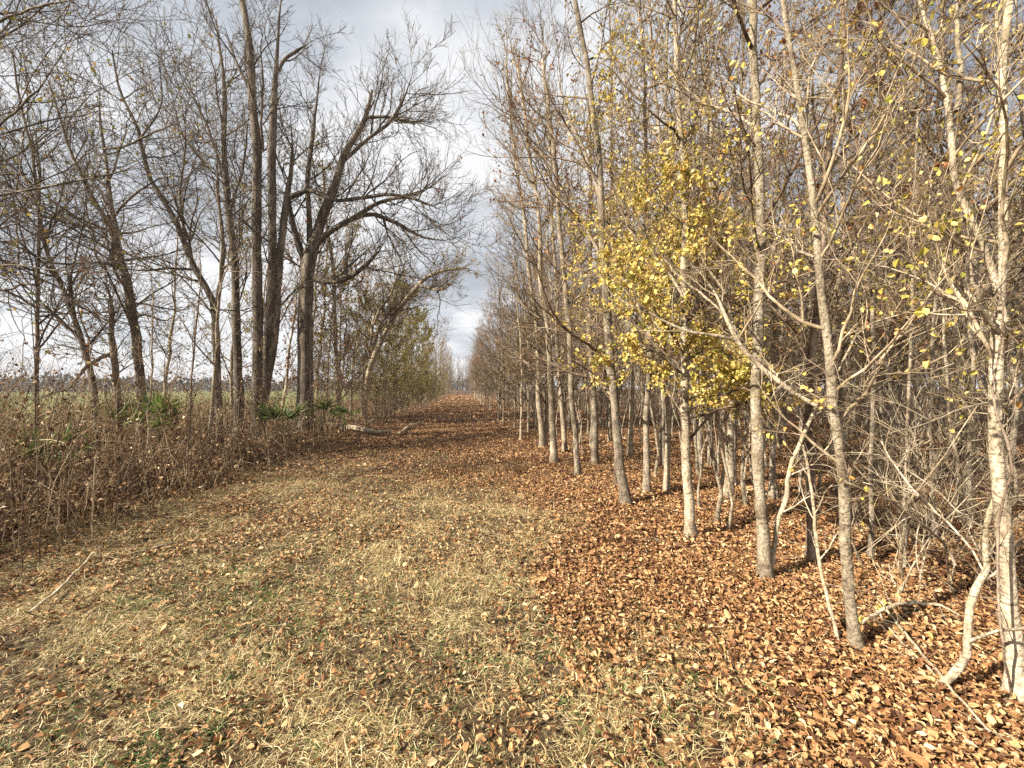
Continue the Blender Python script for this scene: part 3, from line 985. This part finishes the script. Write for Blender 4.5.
traced_tree('old_tree', 'pale sunlit trunk with a big limb slanting up to the left', GL, 10.5,
            [(219, 425, 9), (219, 380, 8.5), (218, 350, 8.5), (217, 320, 8), (214, 296, 8), (205, 280, 7.5), (192, 258, 7), (180, 225, 6.5), (165, 200, 6), (152, 180, 5.5), (144, 150, 5), (138, 125, 4), (120, 90, 3), (112, 50, 2)],
            [([(216, 310, 5), (222, 260, 4), (219, 210, 3.5), (216, 160, 3), (212, 110, 2)], 10.5), ([(186, 240, 4), (180, 190, 3), (186, 140, 2.4), (180, 90, 1.6)], 10), ([(200, 270, 4), (170, 268, 3.5), (140, 270, 3), (110, 265, 2)], 9.5)],
            64, 'old_bark', 'dark_twig', None, 0, .08, (22, 7, 4), (.3, 1), 2.3, up=.3, rmin=.0046)
traced_tree('old_tree', 'leaning mossy grey trunk left of the palmetto clump', GL, 9,
            [(144, 430, 12), (142, 390, 11), (138, 350, 10.5), (133, 310, 10), (127, 280, 9), (118, 255, 8), (108, 225, 7), (95, 205, 6), (85, 185, 5), (72, 155, 4), (60, 120, 3), (48, 80, 2)],
            [([(132, 305, 8), (126, 270, 7), (120, 240, 6.5), (115, 215, 6), (110, 180, 5), (104, 140, 4), (100, 90, 3), (98, 50, 2)], 9.5),
             ([(118, 255, 5), (100, 245, 4), (75, 232, 3.5), (50, 215, 3), (0, 195, 2)], 8),
             ([(126, 275, 4), (118, 268, 4), (95, 262, 3), (60, 264, 2.5), (0, 255, 2)], 7.5),
             ([(104, 150, 3.5), (130, 145, 3), (160, 130, 2.4), (190, 110, 1.8)], 8.6)],
            65, 'old_bark', 'dark_twig', 'olive_leaf', 500, .05, (24, 7, 5), (.3, 1), 2.2, up=.1, rmin=.004)
traced_tree('old_tree', 'slanting trunk leaning left in front of the green field', GL, 8.5,
            [(98, 430, 8), (95, 395, 7.5), (88, 365, 7.5), (80, 335, 7), (70, 310, 6.5), (60, 280, 6), (50, 258, 5.5), (44, 235, 5), (38, 205, 4), (40, 170, 3), (36, 130, 2)],
            [([(66, 300, 4), (85, 308, 3.4), (105, 318, 3), (125, 330, 2)], 8), ([(45, 240, 4), (50, 222, 3), (60, 205, 2.4), (70, 160, 1.6)], 8),
             ([(52, 262, 4), (25, 250, 3.4), (-20, 235, 3)], 7.5)],
            66, 'old_bark', 'dark_twig', 'olive_leaf', 500, .05, (24, 7, 5), (.3, 1), 2.2, up=.15, rmin=.0034)
traced_tree('old_tree', 'reddish brown broken trunk among the undergrowth', GL, 8.2,
            [(116, 430, 9), (115, 390, 8.5), (114, 350, 8), (112, 325, 6), (110, 300, 4), (104, 282, 2.5)],
            [([(112, 352, 6), (98, 360, 5.5), (86, 368, 5), (76, 380, 4.5), (68, 396, 4)], 7.6)],
            67, 'brown_bark', 'dark_twig', 'rust_leaf', 500, .05, (22, 7, 5), (.45, 1), 1.1, rmin=.003)
traced_tree('old_tree', 'thin dark upright trunk nearest the left end of the bank', GL, 8,
            [(34, 430, 6), (33, 395, 5.5), (33, 350, 5.5), (35, 310, 5), (36, 270, 5), (36, 230, 4.5), (35, 190, 4), (32, 150, 3.5), (20, 100, 3), (12, 50, 2)],
            [([(35, 308, 4), (20, 298, 4), (0, 290, 4), (-30, 280, 3)], 7.4), ([(36, 285, 4), (20, 285, 3.4), (5, 290, 3), (-30, 292, 3)], 7),
             ([(30, 285, 3), (20, 272, 3), (17, 250, 2.6), (14, 215, 2.4), (10, 180, 2)], 8.4), ([(36, 312, 3.5), (60, 312, 3), (80, 316, 2)], 8.6)],
            68, 'brown_bark', 'dark_twig', 'olive_leaf', 500, .05, (22, 7, 5), (.25, 1), 2.2, up=.15, rmin=.0032)
traced_tree('sapling', 'slim pale forked sapling growing from the brush at the bank edge', GL, 7.6,
            [(206, 472, 4.5), (209, 430, 4), (211, 390, 4), (214, 350, 4), (216, 310, 3.5), (219, 280, 3.2), (221, 255, 2.8), (219, 220, 2), (216, 180, 1.5)],
            [([(217, 300, 2), (226, 270, 1.8), (232, 230, 1.4)], 7.2)],
            69, 'pale_bark', 'pale_twig', None, 0, .05, (14, 5, 4), (.3, 1), 1.1, up=.3, rmin=.002, cat='sapling')
traced_tree('sapling', 'very thin sapling beside the slim pale forked one', GL, 7.9,
            [(190, 468, 2.4), (191, 430, 2.4), (190, 380, 2.2), (194, 330, 2), (198, 290, 1.6), (200, 250, 1.2)], [],
            70, 'brown_bark', 'dark_twig', None, 0, .05, (12, 5, 4), (.3, 1), .9, rmin=.002, cat='sapling')
traced_tree('sapling', 'bare thin sapling in front of the leaning mossy trunk', GL, 6.4,
            [(148, 480, 2.6), (147, 430, 2.4), (149, 380, 2.2), (151, 330, 1.8), (153, 290, 1.3)], [],
            71, 'pale_bark', 'pale_twig', None, 0, .05, (10, 5, 4), (.35, 1), .8, rmin=.0018, cat='sapling')
# near tree overhanging from the left of the frame
traced_tree('old_tree', 'tree nearest the left end of the bank, thin branches overhanging the brush', GL, 5.2,
            [(-60, 520, 12), (-62, 400, 11), (-66, 300, 10), (-64, 200, 9), (-50, 100, 8), (-30, 0, 6), (-10, -80, 4)],
            [([(-62, 240, 5), (-20, 205, 4.5), (40, 190, 4), (110, 175, 3), (165, 150, 2)], 5.0), ([(-60, 170, 5), (-10, 130, 4), (40, 90, 3), (70, 40, 2)], 4.6), ([(-40, 60, 5), (10, 20, 4), (60, 0, 3), (95, 20, 2)], 4.4),
             ([(-62, 285, 4), (0, 265, 3.5), (60, 270, 2.6), (110, 262, 2)], 5.0), ([(-20, -40, 4), (30, -30, 3), (70, 10, 2)], 4.4)],
            72, 'old_bark', 'dark_twig', 'olive_leaf', 500, .05, (26, 7, 5), (.3, 1), 1.7, up=.05, rmin=.0026)
# trees beyond, towards the far end of the path
traced_tree('bank_tree', 'pale double stemmed tree leaning right over the path', GP, 20,
            [(364, 412, 6), (367, 385, 5.5), (372, 362, 5.5), (382, 340, 5), (393, 318, 5), (411, 295, 4.5), (425, 279, 4), (442, 271, 3.4), (468, 268, 2)],
            [([(372, 350, 4), (380, 325, 4), (392, 310, 3.4), (412, 292, 3)], 20), ([(374, 325, 4), (380, 308, 3.4), (390, 298, 3), (396, 280, 2.6), (402, 255, 2)], 19),
             ([(371, 380, 4), (372, 340, 3.4), (374, 318, 3), (384, 300, 2.4)], 20.5), ([(420, 285, 3), (440, 290, 2.4), (455, 282, 1.6)], 18)],
            80, 'pale_bark', 'brown_twig', 'olive_leaf', 1500, .08, (28, 7, 5), (.35, 1), 2.3, rmin=.0055)
traced_tree('bank_tree', 'slim upright tree just right of the spreading oak', GP, 17,
            [(338, 415, 5), (336, 370, 5), (334, 310, 4.4), (332, 260, 4), (326, 210, 3), (322, 160, 2)], [],
            81, 'grey_bark', 'brown_twig', 'olive_leaf', 2200, .075, (28, 7, 5), (.2, 1), 2.0, rmin=.0048)
lk = [forest_tree(np.random.default_rng(90 + i), 9 + i * .8, .075, (.05, 0), 26, 6, 5, (.35, 0, 0), .12, None, (1100, 4600, 1500, 400)[i], .085, .24, .35) for i in range(4)]
lk_m = [('rust_leaf', 'slim tree holding rusty leaves beyond the spreading oak'), ('olive_leaf', 'bushy tree with olive leaves crowding the left edge of the path'),
        ('olive_leaf', 'slim tree with thin olive gold crown beyond the spreading oak'), ('tan_leaf', 'bare slim tree standing along the left edge of the path')]
srcs = [None] * 4
lspots = [(-12.5, 11, 3), (-8.6, 16.6, 2), (-15, 13, 3), (-5.0, 21.5, 1), (-5.2, 26, 1), (-4.5, 33.6, 1), (-7.2, 17.5, 0), (-6.2, 22, 2), (-4.9, 19, 1), (-4.0, 22.3, 1), (-3.9, 25.2, 1), (-3.6, 28, 1), (-4.6, 31.5, 0), (-3.2, 33.5, 1), (-3.2, 39, 1), (-6.0, 19.2, 1), (-5.2, 18, 0), (-6.8, 20, 3), (-4.6, 23, 1), (-5.8, 24.5, 0), (-4.2, 26.5, 1), (-3.8, 29, 1), (-6.5, 28, 3), (-4.9, 30, 2), (-3.6, 32, 1), (-5.6, 34, 0), (-3.4, 36, 1), (-4.4, 38, 2),
          (-3.4, 41, 1), (-3.9, 44, 0), (-3.1, 47, 3), (-4.2, 50, 1), (-3.0, 53, 3), (-2.9, 58, 2), (-3.3, 63, 3), (-2.6, 68, 0), (-2.5, 74, 3), (-9.5, 20, 3), (-8.8, 24, 0), (-12, 18, 3), (-8, 31, 3), (-6.3, 17.4, 3)]
for (x, y, i) in lspots:
    s = rng.uniform(.75, 1.15) * (.75 if i == 1 else 1)
    loc = (x, y, float(gz(x, y)))
    rz = rng.uniform(-.7, .7)
    if srcs[i] is None:
        srcs[i] = r = build_tree('bank_tree', lk[i], M['pale_bark' if i in (0, 3) else 'grey_bark'], M['brown_twig'], M[lk_m[i][0]], loc, rz, s)
    else:
        r = copy_tree(srcs[i], loc, rz, s)
    tag(r, lk_m[i][1], 'tree', GP)

# shrubs: many stems from the ground
def shrub_parts(g, H, n, nleaf, k2=6):
    d = norm(np.stack([g.normal(size=n) * .35, g.normal(size=n) * .35, np.ones(n)], axis=1))
    p = np.stack([g.normal(size=n) * .18, g.normal(size=n) * .18, np.full(n, -.05)], axis=1)
    pts = [p]
    L = H * g.uniform(.6, 1.1, n)
    for j in range(8):
        d = norm(d + g.normal(size=(n, 3)) * .09)
        p = p + d * (L / 8)[:, None]
        pts.append(p)
    P = np.stack(pts, axis=1)
    R = (H * .0045 * g.uniform(.6, 1.3, n))[:, None] * np.linspace(1, .3, 9)[None]
    b1 = grow(g, P, R, 9, .15, 1, (25, 60), lambda t, l: .33 * l, .25, .12, 6, .6, .003)
    b2 = grow(g, *b1, k2, .15, 1, (25, 60), lambda t, l: .5 * l, .2, .14, 4, .7, .0024, .6)
    i = g.integers(0, len(b2[0]), max(nleaf, 1))
    c, _, _ = sample(b2[0][i], b2[1][i], g.random((len(i), 1)))
    return tubes(P, R, 5), merge([tubes(*b1, 4), tubes(*b2, 3)]), (leaves(g, c[:, 0], .06, hang=.6) if nleaf else None)


def build_shrub(name, parts, sm, wm, lm, loc):
    r = empty(name, loc)
    obj('stems', mesh('stems', *parts[0], sm), r)
    obj('branches', mesh('branches', *parts[1], wm), r)
    if parts[2] is not None:
        obj('leaves', mesh('leaves', *parts[2], lm, False), r)
    return r


sk = [shrub_parts(np.random.default_rng(120), 3.2, 9, 2600), shrub_parts(np.random.default_rng(121), 2.6, 10, 500), shrub_parts(np.random.default_rng(122), 1.5, 7, 0)]
ssrc = [None] * 3
sl = [('olive leaved shrub crowding the left edge of the path', 'shrub'), ('twiggy brown shrub at the foot of the left bank trees', 'shrub'), ('small bare shrub of pale twigs in the right wood', 'shrub')]
sspots = [(-3.6, 17.5, 1), (-3.3, 20, 1), (-3.9, 21.5, 0), (-3.2, 23.5, 1), (-3.5, 25.2, 0), (-3.0, 27.5, 0), (-2.9, 30.5, 1), (-2.8, 33, 0), (-2.9, 36, 1), (-2.6, 39.5, 0), (-2.6, 43, 1), (-2.5, 47, 0), (-2.3, 52, 1), (-2.3, 58, 1),
          (-4.9, 15.4, 1), (-5.6, 12.8, 1), (-7.5, 10.2, 1), (-8.9, 8.4, 1), (-9.6, 7.0, 1)]
for i in range(24):
    x, y = rng.uniform(2.9, 7.0), rng.uniform(1.8, 5)
    if x > 1.0 * y and x * sy_ + y * cy_ > 2.9 and in_view(x, y, 0):
        sspots.append((x, y, 2)) if len(sspots) < 23 else None
for (x, y, i) in sspots:
    loc = (x, y, float(gz(x, y)))
    if ssrc[i] is None:
        ssrc[i] = r = build_shrub('shrub', sk[i], M['pale_bark' if i == 2 else 'brown_bark'], M['pale_twig' if i == 2 else 'brown_twig'], M['olive_leaf' if i == 0 else 'tan_leaf'], loc)
    else:
        r = copy_tree(ssrc[i], loc, rng.uniform(0, 6.28), rng.uniform(.7, 1.2))
    tag(r, sl[i][0], sl[i][1], 'shrubs under the left bank trees' if i < 2 else 'bare shrubs in the right wood')

# ------------------------------------------------------------------ palmettos
def fan(g, L=.5, nb=17):
    """one palmetto frond: stalk plus a fan of narrow folded blades, in local space pointing +X"""
    st = np.linspace(0, 1, 6)
    P = np.stack([st * L * 1.15, np.zeros(6), .25 * L * np.sin(st * 1.4)], axis=1)
    R = np.full(6, .006)
    tip = P[-1]
    a = np.radians(np.linspace(-85, 85, nb)) + g.normal(size=nb) * .04
    D = np.stack([np.cos(a), np.sin(a), .05 - .25 * np.abs(np.sin(a)) - .1 * g.random(nb)], axis=1)
    C = np.repeat(tip[None], nb, axis=0)
    return tubes(P[None], R[None], 4), leaves(g, C, L * .62, (.0, .03), D=D, aspect=(.045, .06), flat=.12)


GPM = 'palmettos on the left bank'
for i, (px, py, d, s, lab) in enumerate([(158, 418, 7.6, 1.0, 'largest green palmetto in front of the leaning mossy trunk'), (50, 448, 5.6, .8, 'small palmetto half sunk in brown brush at the left end'),
                                         (282, 414, 10.5, 1.1, 'palmetto at the foot of the twin trunk tree'), (322, 410, 12.5, .9, 'palmetto at the foot of the spreading oak'), (126, 412, 8.4, .8, 'dull palmetto beside the reddish broken trunk'),
                                         (345, 412, 13.5, .8, 'palmetto just right of the spreading oak')]):
    g = np.random.default_rng(200 + i)
    p = W(px, py, d)
    zb = max(.0, p[2] - .56 * s)
    root = empty('palmetto', (p[0], p[1], 0))
    tag(root, lab, 'palmetto', GPM)
    for j in range(10):
        az = j * 2.4 + g.normal() * .3
        el = math.radians(g.uniform(30, 85))
        stalk, fanv = fan(g, .54 * s * g.uniform(.8, 1.15))
        ce, se = math.cos(el), math.sin(el)
        Rm = np.array([[math.cos(az) * ce, -math.sin(az), -math.cos(az) * se], [math.sin(az) * ce, math.cos(az), -math.sin(az) * se], [se, 0, ce]])
        V, F = merge([stalk, fanv])
        V = V @ Rm.T + np.array([0, 0, zb])
        obj('frond', mesh('frond', V, F, M['palm_leaf'], False), root)
    P = np.array([[[0, 0, -.05], [.02, 0, zb * .5], [0, .01, zb + .06]]])
    obj('stem', mesh('stem', *tubes(P, np.array([[.05, .045, .035]]) * s, 7), M['brown_bark']), root)

# ------------------------------------------------------------------ sticks, vines, stumps
def stick(name, label, cat, pts, mat, group=None, lift=.01, thin=.72, side=None, seed=0):
    """lying or leaning stick traced from the photo; depth None = lies on the ground"""
    g = np.random.default_rng(seed)
    q = []
    for i, p in enumerate(pts):
        px, py, w = p[:3]
        if len(p) > 3:
            d = p[3]
            v = W(px, py, d)
        else:
            d = dep(py)
            v = W(px, py, d)
            v[2] = float(gz(v[0], v[1])) + lift + w * d / FPX / 2
        q.append([*v, max(1.15 * thin * w * d / FPX / 2 / math.hypot(1, (px - CX) / FPX), .0025)])
    q = resample(q, 16)
    P, R = q[:, :3], q[:, 3] * (1 + g.normal(size=16) * .06)
    P = P + g.normal(size=P.shape) * .004
    base = P[0].copy()
    parts = [tubes((P - base)[None], R[None], 8)]
    root = obj(name, mesh(name, *parts[0], M[mat]))
    root.location = base
    tag(root, label, cat, group)
    if side:
        b = grow(g, (P - base)[None], R[None], side[0], .2, .95, (25, 60), lambda t, l: side[1], .05, .14, 7, .55, .0018, .4)
        for q_ in range(len(b[0])):
            one = (b[0][q_:q_ + 1], b[1][q_:q_ + 1])
            b2 = grow(g, *one, 4, .2, 1, (25, 60), lambda t, l: .45 * l, .05, .14, 4, .6, .0015)
            obj('twig', mesh('twig', *merge([tubes(*one, 4), tubes(*b2, 3)]), M[mat]), root)
    return root


GS = 'sticks lying on the ground'
stick('fallen_stick', 'long pale stick lying on the leaf litter at the left edge', 'stick', [(30, 622, 4), (62, 596, 4.5), (94, 560, 3.5)], 'dead_wood', GS, .03)
stick('fallen_stick', 'thin pale stick lying left to right across the bank edge', 'stick', [(130, 560, 3), (160, 552, 3), (186, 544, 2)], 'dead_wood', GS, .03)
stick('fallen_stick', 'short stick standing out of the brush beside the grass', 'stick', [(168, 538, 2.5), (178, 527, 2.5, 4.6), (192, 514, 2, 4.7)], 'dead_wood', GS)
stick('fallen_log', 'pale fallen log lying across the bank edge below the oak', 'log', [(322, 430, 5), (340, 432, 6), (358, 434, 6.5), (375, 437, 6), (390, 434, 4)], 'dead_wood', GS, .05, side=(4, .5))
stick('fallen_branch', 'thin fallen branch slanting up beside the pale log', 'branch', [(398, 437, 3), (408, 430, 3), (420, 425, 2)], 'dead_wood', GS, .04, side=(3, .4))
stick('fallen_stick', 'long pale stick lying in the leaves below the crooked stem', 'stick', [(878, 608, 3.5), (905, 640, 4), (940, 685, 4.5), (965, 715, 4.5), (992, 743, 4)], 'dead_wood', GS, .05)
stick('fallen_stick', 'shorter pale stick crossing the long one near its upper end', 'stick', [(877, 618, 3), (895, 640, 3), (918, 664, 3), (938, 684, 3)], 'dead_wood', GS, .04)
stick('fallen_branch', 'broken pale branch lying behind the crooked stem', 'branch', [(862, 630, 4), (885, 618, 5), (915, 612, 6), (940, 612, 5), (962, 622, 3)], 'dead_wood', GS, .05, side=(4, .3))
stick('crooked_stem', 'crooked pale stem rising in bends beside the vine wrapped trunk', 'stem',
      [(941, 690, 12), (952, 676, 13, 2.1), (965, 660, 12, 2.1), (968, 630, 11, 2.1), (971, 602, 11, 2.12), (985, 577, 11, 2.15), (987, 560, 9, 2.15), (985, 540, 9, 2.15), (990, 512, 9, 2.15), (1001, 486, 8, 2.12)], 'pale_bark', side=(5, .4), lift=0)
stick('leaning_vine', 'knotted pale vine leaning against the shaded brown trunk', 'vine',
      [(768, 583, 7), (773, 556, 7, 3.35), (778, 520, 6, 3.35), (787, 497, 7, 3.4), (790, 468, 6, 3.4), (799, 445, 6, 3.45), (808, 425, 5, 3.5), (816, 408, 4, 3.5)], 'dead_wood', 'dead vines on the shaded trunk', 0, side=(8, .28))
stick('leaning_vine', 'thin pale vine curving from the leaves up to the shaded trunk', 'vine',
      [(838, 642, 5.5), (827, 596, 5, 2.7), (819, 560, 5, 2.9), (815, 520, 4.5, 3.1), (810, 480, 4, 3.3), (804, 445, 3.5, 3.4)], 'dead_wood', 'dead vines on the shaded trunk', 0, side=(8, .28))
stick('leaning_branch', 'bent pale branch hanging down between crooked tree and sapling', 'branch',
      [(955, 565, 5, 2.8), (945, 545, 4.5, 2.8), (930, 530, 4, 2.7), (900, 508, 3.5, 2.6), (875, 488, 3, 2.5), (850, 460, 2.5, 2.48)], 'dead_wood', side=(6, .4))
stick('leaning_branch', 'dead branch with twigs slanting right of the thin sapling', 'branch',
      [(985, 575, 4, 2.6), (965, 540, 3.5, 2.7), (930, 505, 3, 2.9), (905, 480, 3, 3.1), (880, 440, 2, 3.2)], 'dead_wood', side=(9, .5), seed=3)
stick('climbing_vine', 'thin dark vine climbing the vine wrapped trunk', 'vine',
      [(1012, 700, 4), (1002, 640, 4, 1.96), (998, 580, 4, 1.96), (1000, 520, 4, 1.96), (1012, 480, 4, 1.93), (1008, 440, 4, 1.93), (992, 400, 4, 1.96), (1000, 350, 3, 1.93), (1006, 300, 3, 1.93)], 'brown_bark', side=(10, .18), lift=0)

# tall dry stalks that stand out of the brush
STK = [(15, 560, 430, 3), (40, 570, 300, 2.5), (58, 556, 470, 3), (66, 545, 430, 2.6), (92, 548, 452, 3), (128, 520, 455, 2.6), (168, 500, 440, 2.4), (186, 505, 395, 2.6), (232, 470, 425, 2.4), (243, 478, 432, 2.4), (270, 470, 428, 2),
       (288, 466, 430, 2), (330, 452, 418, 2), (113, 540, 440, 2.6), (150, 515, 420, 2.4), (22, 585, 470, 3)]
for i, (px, y0, y1, w) in enumerate(STK):
    d = dep(y0)
    g = np.random.default_rng(400 + i)
    lean = g.normal() * 10
    q = [(px, y0 + 2, w), (px + lean * .3, y0 + (y1 - y0) * .35, w, d), (px + lean * .6, y0 + (y1 - y0) * .7, w * .8, d), (px + lean, y1, w * .5, d)]
    stick('dead_stalk', 'tall dry weed stalk standing above the brown brush', 'weed stalk', q, 'weed_stalk' if 'weed_stalk' in M else 'brown_twig' if i % 2 else 'pale_twig', 'tall dry stalks in the left brush', 0, side=(5, .16), seed=i, thin=.5)

# twigs lying about on the woodland floor
g = np.random.default_rng(77)
N = 1500
x, y = g.uniform(-5, 14, N), g.uniform(1.2, 16, N)
k = ((x > 1.7) | (x < -2.8)) & ((x > 1.0) | (x < -1))
x, y = x[k], y[k]
N = len(x)
az = g.uniform(0, 6.28, N)
L = g.uniform(.12, .7, N)
p = np.stack([x, y, gz(x, y) + .02], axis=1)
pts = [p]
for j in range(4):
    az = az + g.normal(size=N) * .25
    p = p + np.stack([np.cos(az), np.sin(az), g.normal(size=N) * .18], axis=1) * (L / 4)[:, None]
    p[:, 2] = np.maximum(p[:, 2], gz(p[:, 0], p[:, 1]) + .012)
    pts.append(p)
P = np.stack(pts, axis=1)
R = g.uniform(.0025, .006, N)[:, None] * np.linspace(1, .4, 5)[None]
V, F = tubes(P, R, 5)
o = obj('fallen_twigs', mesh('fallen_twigs', V, F, M['pale_twig']))
tag(o, 'small twigs strewn over the leaf litter', 'twigs', kind='stuff')

# ------------------------------------------------------------------ treeline beyond the field
g = np.random.default_rng(55)
C, S = [], []
for a in np.radians(np.arange(-62, 6, .55)):
    r = g.uniform(215, 245)
    cx, cyy = r * math.sin(a), r * math.cos(a)
    h = g.uniform(4.5, 7.5)
    n = 60
    e = norm(g.normal(size=(n, 3))) * (g.random((n, 1)) ** .4)
    C.append(np.array([cx, cyy, h * .5]) + e * np.array([2.6, 2.6, h * .52]))
C = np.concatenate(C)
V, F = leaves(g, C, 1.5, (.1, .5), aspect=(.3, .5))
V[:, 2] = np.maximum(V[:, 2], .02)
o = obj('far_treeline', mesh('far_treeline', V, F, M['far_leaf'], False))
tag(o, 'low dark treeline beyond the green field', 'trees', kind='stuff')

# ------------------------------------------------------------------ light and sky
sun_dir = np.array([-.93, -.30])           # towards the sun, from behind left
sun_dir /= np.linalg.norm(sun_dir)
EL = math.radians(34)
ld = bpy.data.lights.new('sun', 'SUN')
ld.energy = 5.0
ld.angle = math.radians(.55)
ld.color = (1, .93, .82)
lo = bpy.data.objects.new('sun', ld)
col.objects.link(lo)
az = math.atan2(sun_dir[0], sun_dir[1])    # clockwise from +Y
lo.rotation_euler = (math.pi / 2 - EL, 0, -az + math.pi)
tow = np.array([sun_dir[0] * math.cos(EL), sun_dir[1] * math.cos(EL), math.sin(EL)])
from mathutils import Vector
lo.rotation_euler = Vector(tow).to_track_quat('Z', 'Y').to_euler()
lo.location = tow * 40

w = bpy.data.worlds.new('World')
scene.world = w
w.use_nodes = True
nt = w.node_tree
bg = nt.nodes['Background']
out = nt.nodes['World Output']
sky = node(nt, 'ShaderNodeTexSky', sky_type='NISHITA')
sky.sun_disc = False
sky.sun_elevation = EL
sky.sun_rotation = az
sky.dust_density = 1.5
nt.links.new(sky.outputs[0], bg.inputs['Color'])
bg.inputs['Strength'].default_value = .065
tc = node(nt, 'ShaderNodeTexCoord')
sx = node(nt, 'ShaderNodeSeparateXYZ')
nt.links.new(tc.outputs['Generated'], sx.inputs[0])
zz = node(nt, 'ShaderNodeMath', operation='MAXIMUM')
nt.links.new(sx.outputs[2], zz.inputs[0])
zz.inputs[1].default_value = 0.0
za = node(nt, 'ShaderNodeMath', operation='ADD')
nt.links.new(zz.outputs[0], za.inputs[0])
za.inputs[1].default_value = .22
dv = node(nt, 'ShaderNodeVectorMath', operation='DIVIDE')
nt.links.new(tc.outputs['Generated'], dv.inputs[0])
cmb = node(nt, 'ShaderNodeCombineXYZ')
for i in range(3):
    nt.links.new(za.outputs[0], cmb.inputs[i])
nt.links.new(cmb.outputs[0], dv.inputs[1])
n1 = noise(nt, dv.outputs[0], 1.3, 7, .52)
n2 = noise(nt, dv.outputs[0], .55, 4, .5)
cr = ramp(nt, [(.38, (.36, .40, .46)), (.52, (.64, .68, .735)), (.62, (.94, .95, .97))])
low = node(nt, 'ShaderNodeMapRange')        # thinner, whiter cloud towards the horizon
low.inputs['From Min'].default_value = .55
low.inputs['From Max'].default_value = .0
low.inputs['To Max'].default_value = .13
nt.links.new(zz.outputs[0], low.inputs['Value'])
lad = node(nt, 'ShaderNodeMath', operation='ADD')
nt.links.new(n1.outputs[0], lad.inputs[0])
nt.links.new(low.outputs[0], lad.inputs[1])
nt.links.new(lad.outputs[0], cr.inputs[0])
bg2 = node(nt, 'ShaderNodeBackground')
nt.links.new(cr.outputs[0], bg2.inputs['Color'])
bg2.inputs['Strength'].default_value = .385
cov = node(nt, 'ShaderNodeMapRange')
cov.inputs['From Min'].default_value = .30
cov.inputs['From Max'].default_value = .52
cov.inputs['To Min'].default_value = .8
nt.links.new(n2.outputs[0], cov.inputs['Value'])
ms = node(nt, 'ShaderNodeMixShader')
nt.links.new(cov.outputs[0], ms.inputs[0])
nt.links.new(bg.outputs[0], ms.inputs[1])
nt.links.new(bg2.outputs[0], ms.inputs[2])
nt.links.new(ms.outputs[0], out.inputs['Surface'])


# ------------------------------------------------------------------ air
hb = bpy.data.meshes.new('haze')
import bmesh
b_ = bmesh.new()
bmesh.ops.create_cube(b_, size=1)
b_.to_mesh(hb)
b_.free()
ho = obj('haze', hb)
ho.scale = (3900, 3900, 32)
ho.location = (0, 0, 14.5)
tag(ho, 'thin pale air', 'haze', kind='stuff')
hm = bpy.data.materials.new('thin haze')
hm.use_nodes = True
hn = hm.node_tree
hn.nodes.remove(hn.nodes['Principled BSDF'])
pv = node(hn, 'ShaderNodeVolumePrincipled')
pv.inputs['Color'].default_value = (.9, .93, 1, 1)
pv.inputs['Density'].default_value = .0006
hn.links.new(pv.outputs[0], hn.nodes['Material Output'].inputs['Volume'])
hb.materials.append(hm)

vs = scene.view_settings
vs.view_transform = 'Standard'
vs.look = 'None'
vs.exposure = 1.42
vs.gamma = 1
vs.use_curve_mapping = False
scene.cycles.max_bounces = 4
scene.cycles.diffuse_bounces = 2
scene.cycles.glossy_bounces = 1
scene.cycles.use_denoising = False
scene.cycles.sample_clamp_indirect = 2
scene.cycles.sample_clamp_direct = 4
print('polys', sum(len(o.data.polygons) for o in scene.objects if o.type == 'MESH'))
